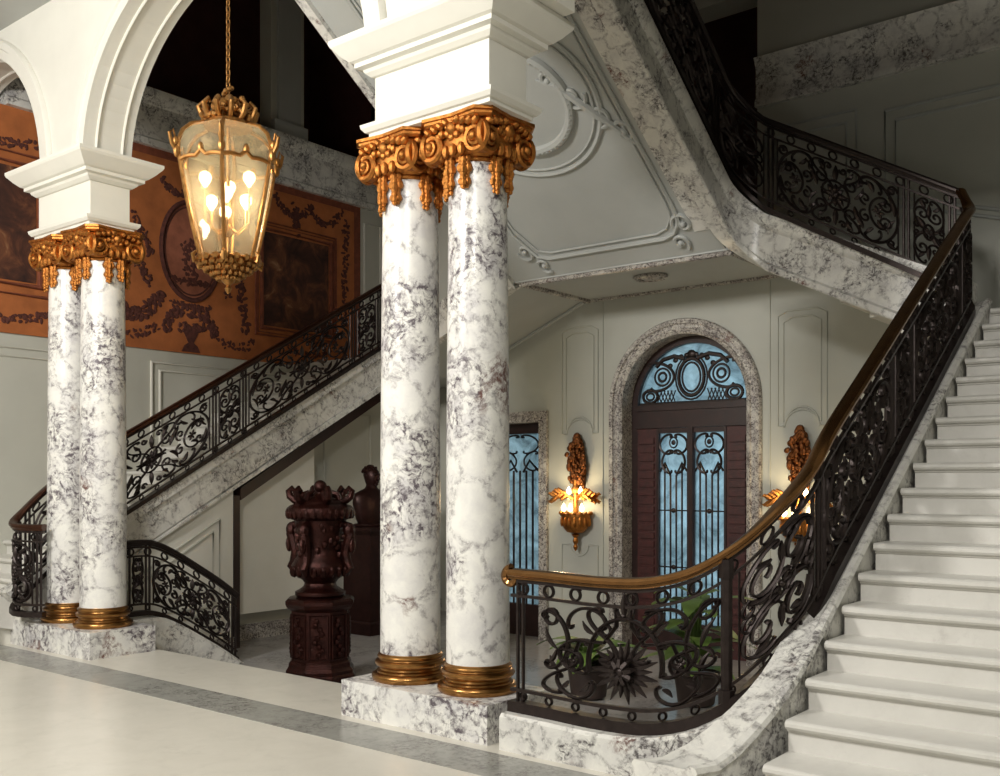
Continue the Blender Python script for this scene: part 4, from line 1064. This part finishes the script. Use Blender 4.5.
for e, r in ((.0,.035),(.10,.022),(.06,.014)):
    mb.tube([(TX+.02,8.86-e,2.14-e),(TX+.02,10.14+e,2.14-e),(TX+.02,10.14+e,3.54+e),(TX+.02,8.86-e,3.54+e)], r, 6, True)
sub(mb, 'scene_frame', M['tap_fr'], sc, tp)
for pts, r, sp_, n in ((swag(6.45,3.6,7.1,2.5,.0,14), .07, .06, 2), (swag(6.4,2.5,7.25,2.35,.35,18), .08, .06, 3), (swag(8.35,3.4,8.6,2.1,-.05,16), .075, .06, 2), (swag(8.0,2.05,8.75,1.95,.18,10), .05, .05, 2),
                    (swag(9.1,4.05,9.75,4.0,.2,12), .06, .04, 2), (swag(9.75,4.0,10.35,4.05,.2,12), .06, .04, 2), (swag(10.45,3.9,10.42,2.4,0,18), .06, .05, 2), (swag(7.3,3.85,7.72,3.8,.1,8), .06, .04, 2), (swag(7.72,3.8,8.15,3.85,.1,8), .06, .04, 2), (swag(8.3,4.0,8.55,3.5,.0,8), .06, .05, 2), (swag(6.5,3.95,7.1,3.9,.15,10), .06, .04, 2), (swag(6.9,3.3,7.15,2.9,.0,8), .06, .05, 2), (swag(8.28,3.2,8.3,2.5,.0,10), .05, .04, 2), (swag(9.45,3.95,9.5,3.62,.0,6), .07, .06, 2), (swag(9.3,1.95,10.1,1.95,.12,12), .05, .04, 2), (swag(6.5,1.9,7.2,1.95,.1,12), .05, .04, 2)):
    mb = MB(); blobs(mb, pts, r, rnd, sp_, n); part(mb, 'garland', M['tap_dk'], tp)
mb = MB(); blobs(mb, [(7.72+.36*cos(pi*i/12), 1.98+.22*sin(pi*i/12)*(1+.3*(i % 2))) for i in range(13)], .08, rnd, .05, 3); blobs(mb, [(7.6+.06*i, 2.0) for i in range(6)], .07, rnd, .05, 3)
mb.exx([(7.58,1.68),(7.86,1.68),(7.82,1.76),(7.76,1.8),(7.84,1.95),(7.60,1.95),(7.68,1.8),(7.62,1.76)], TX+.012, TX+.02)
part(mb, 'flower_basket', M['tap_dk'], tp)
mb = MB(); blobs(mb, [(7.45+.06*i, 2.28) for i in range(10)], .05, rnd, .03, 2); part(mb, 'ribbon_bow', M['tap_dk'], tp)

t2 = thing('tapestry', (XLW, 5.2, 1.66), 'orange tapestry with a dark tall woven scene behind the leftmost arch', 'tapestry')
part(tpanel(3.4, 6.15, 1.66, 4.22), 'cloth', M['tap'], t2)
sc2 = part(tpanel(4.5, 5.66, 2.26, 3.55, .006, TX+.012), 'woven_scene', M['pic'], t2)
mb = MB()
for e, r in ((.0,.04),(.11,.028)):
    mb.tube([(TX+.02,4.46-e,2.22-e),(TX+.02,5.70+e,2.22-e),(TX+.02,5.70+e,3.6+e),(TX+.02,4.46-e,3.6+e)], r, 6, True)
sub(mb, 'scene_frame', M['tap_fr'], sc2, t2)
for pts in (swag(4.4,1.98,6.0,1.98,.16,26), swag(4.4,4.0,6.0,4.0,.2,26), swag(5.95,3.8,5.95,2.3,0,16)):
    mb = MB(); blobs(mb, pts, .055, rnd, .04, 2); part(mb, 'garland', M['tap_dk'], t2)

# ------------------------------------------------------------------ potted plants in the entrance hall
def leafblade(mb, base, ang, L, w, rise, droop, rnd):
    rows = []; d = Vector((cos(ang), sin(ang), 0)); l = Vector((-sin(ang), cos(ang), 0))
    for i in range(8):
        q = i/7; c = Vector(base)+d*(L*q)+Vector((0,0,rise*q-droop*q*q)); ww = w*sin(pi*min(1,.06+.94*q))**.8+.002
        rows.append([c-l*ww, c+Vector((0,0,.012-ww*.25)), c+l*ww])
    mb.sweep(rows, closed=False)
def plant(x, y, h, n, label, seed):
    o = thing('potted_plant', (x, y, ZL), label, 'plant', 'potted plants in the entrance hall'); rnd = random.Random(seed)
    part(MB().lathe([(.12,0),(.16,.02),(.19,.26),(.21,.28),(.21,.32),(.185,.32),(.17,.27),(.01,.27)], (x,y,ZL), 24), 'pot', M['pot'], o)
    sm = MB(); lv = MB()
    for i in range(n):
        a = 2.399*i+rnd.random()*.4; q = (i+.5)/n; zb = ZL+.30+(h-.55)*q; r0 = .05
        sm.tube([(x,y,ZL+.26),(x+r0*cos(a)*.6,y+r0*sin(a)*.6,(ZL+.3+zb)/2),(x+r0*cos(a),y+r0*sin(a),zb)], .008, 5)
        leafblade(lv, (x+r0*cos(a),y+r0*sin(a),zb), a, .30+.22*rnd.random(), .075+.03*rnd.random(), .24*rnd.uniform(.7,1.4), .26, rnd)
    part(sm, 'stem', M['leaf'], o); part(lv, 'foliage', M['leaf'], o)
plant(-4.15, 7.95, 1.25, 26, 'taller leafy green potted plant seen through the railing in front of the door', 4)
plant(-5.05, 7.6, .75, 18, 'lower leafy green potted plant seen through the railing behind the iron flower', 9)

# ------------------------------------------------------------------ garden outside the door
b = MB().box(-25, 15, 10.4, 40, ZL-.25, ZL-.12); tag(b.build('garden_lawn', plain('lawn', (.35,.40,.36), .9), None), kind='structure')

# ------------------------------------------------------------------ camera, light, world
cam = bpy.data.cameras.new('camera'); co = bpy.data.objects.new('camera', cam); COL.objects.link(co)
cam.sensor_fit = 'HORIZONTAL'; cam.sensor_width = 36; cam.lens = 36.0; cam.shift_y = .092; cam.clip_start = .05
co.location = (0,0,0); co.rotation_euler = (pi/2, 0, radians(38.66)); SC.camera = co
def area(name, loc, target, sx, sy, e, c=(1,.93,.82)):
    l = bpy.data.lights.new(name, 'AREA'); l.shape = 'RECTANGLE'; l.size = sx; l.size_y = sy; l.energy = e; l.color = c
    o = bpy.data.objects.new(name, l); COL.objects.link(o); o.location = loc
    o.rotation_euler = (Vector(target)-Vector(loc)).to_track_quat('-Z', 'Y').to_euler(); return o
WARM = (1,.964,.912)
def point(name, loc, e, c=(1,.8,.5), r=.06):
    l = bpy.data.lights.new(name, 'POINT'); l.energy = e; l.color = c; l.shadow_soft_size = r
    o = bpy.data.objects.new(name, l); COL.objects.link(o); o.location = loc; return o
area('photo_lamp', (-6.3,-1.3,3.4), (-8.8,7.0,.9), 1.2, .8, 500, WARM)
area('photo_lamp', (-1.2,-1.0,3.9), (-2.4,5.5,-.8), 1.0, .7, 255, WARM)
area('fill_lamp', (-3.0,-3.0,.4), (-5.0,6.0,1.0), 1.6, 1.2, 40, WARM)
for cx in (-6.77, -4.01): point('sconce_light', (cx, YW-.32, -.2), 14, (1,.78,.45), .08)
point('lantern_light', (LXc, LYc, 2.30), 22, (1,.80,.5), .08)
w = bpy.data.worlds.new('world'); SC.world = w; w.use_nodes = True
bg = w.node_tree.nodes['Background']; bg.inputs[0].default_value = (.56,.73,.84,1); bg.inputs[1].default_value = 2.2
SC.view_settings.view_transform = 'Standard'; SC.view_settings.look = 'None'; SC.view_settings.exposure = -0.12; SC.view_settings.gamma = 1.0
SC.view_settings.use_curve_mapping = False
SC.cycles.use_denoising = True; SC.cycles.max_bounces = 8; SC.cycles.transparent_max_bounces = 16
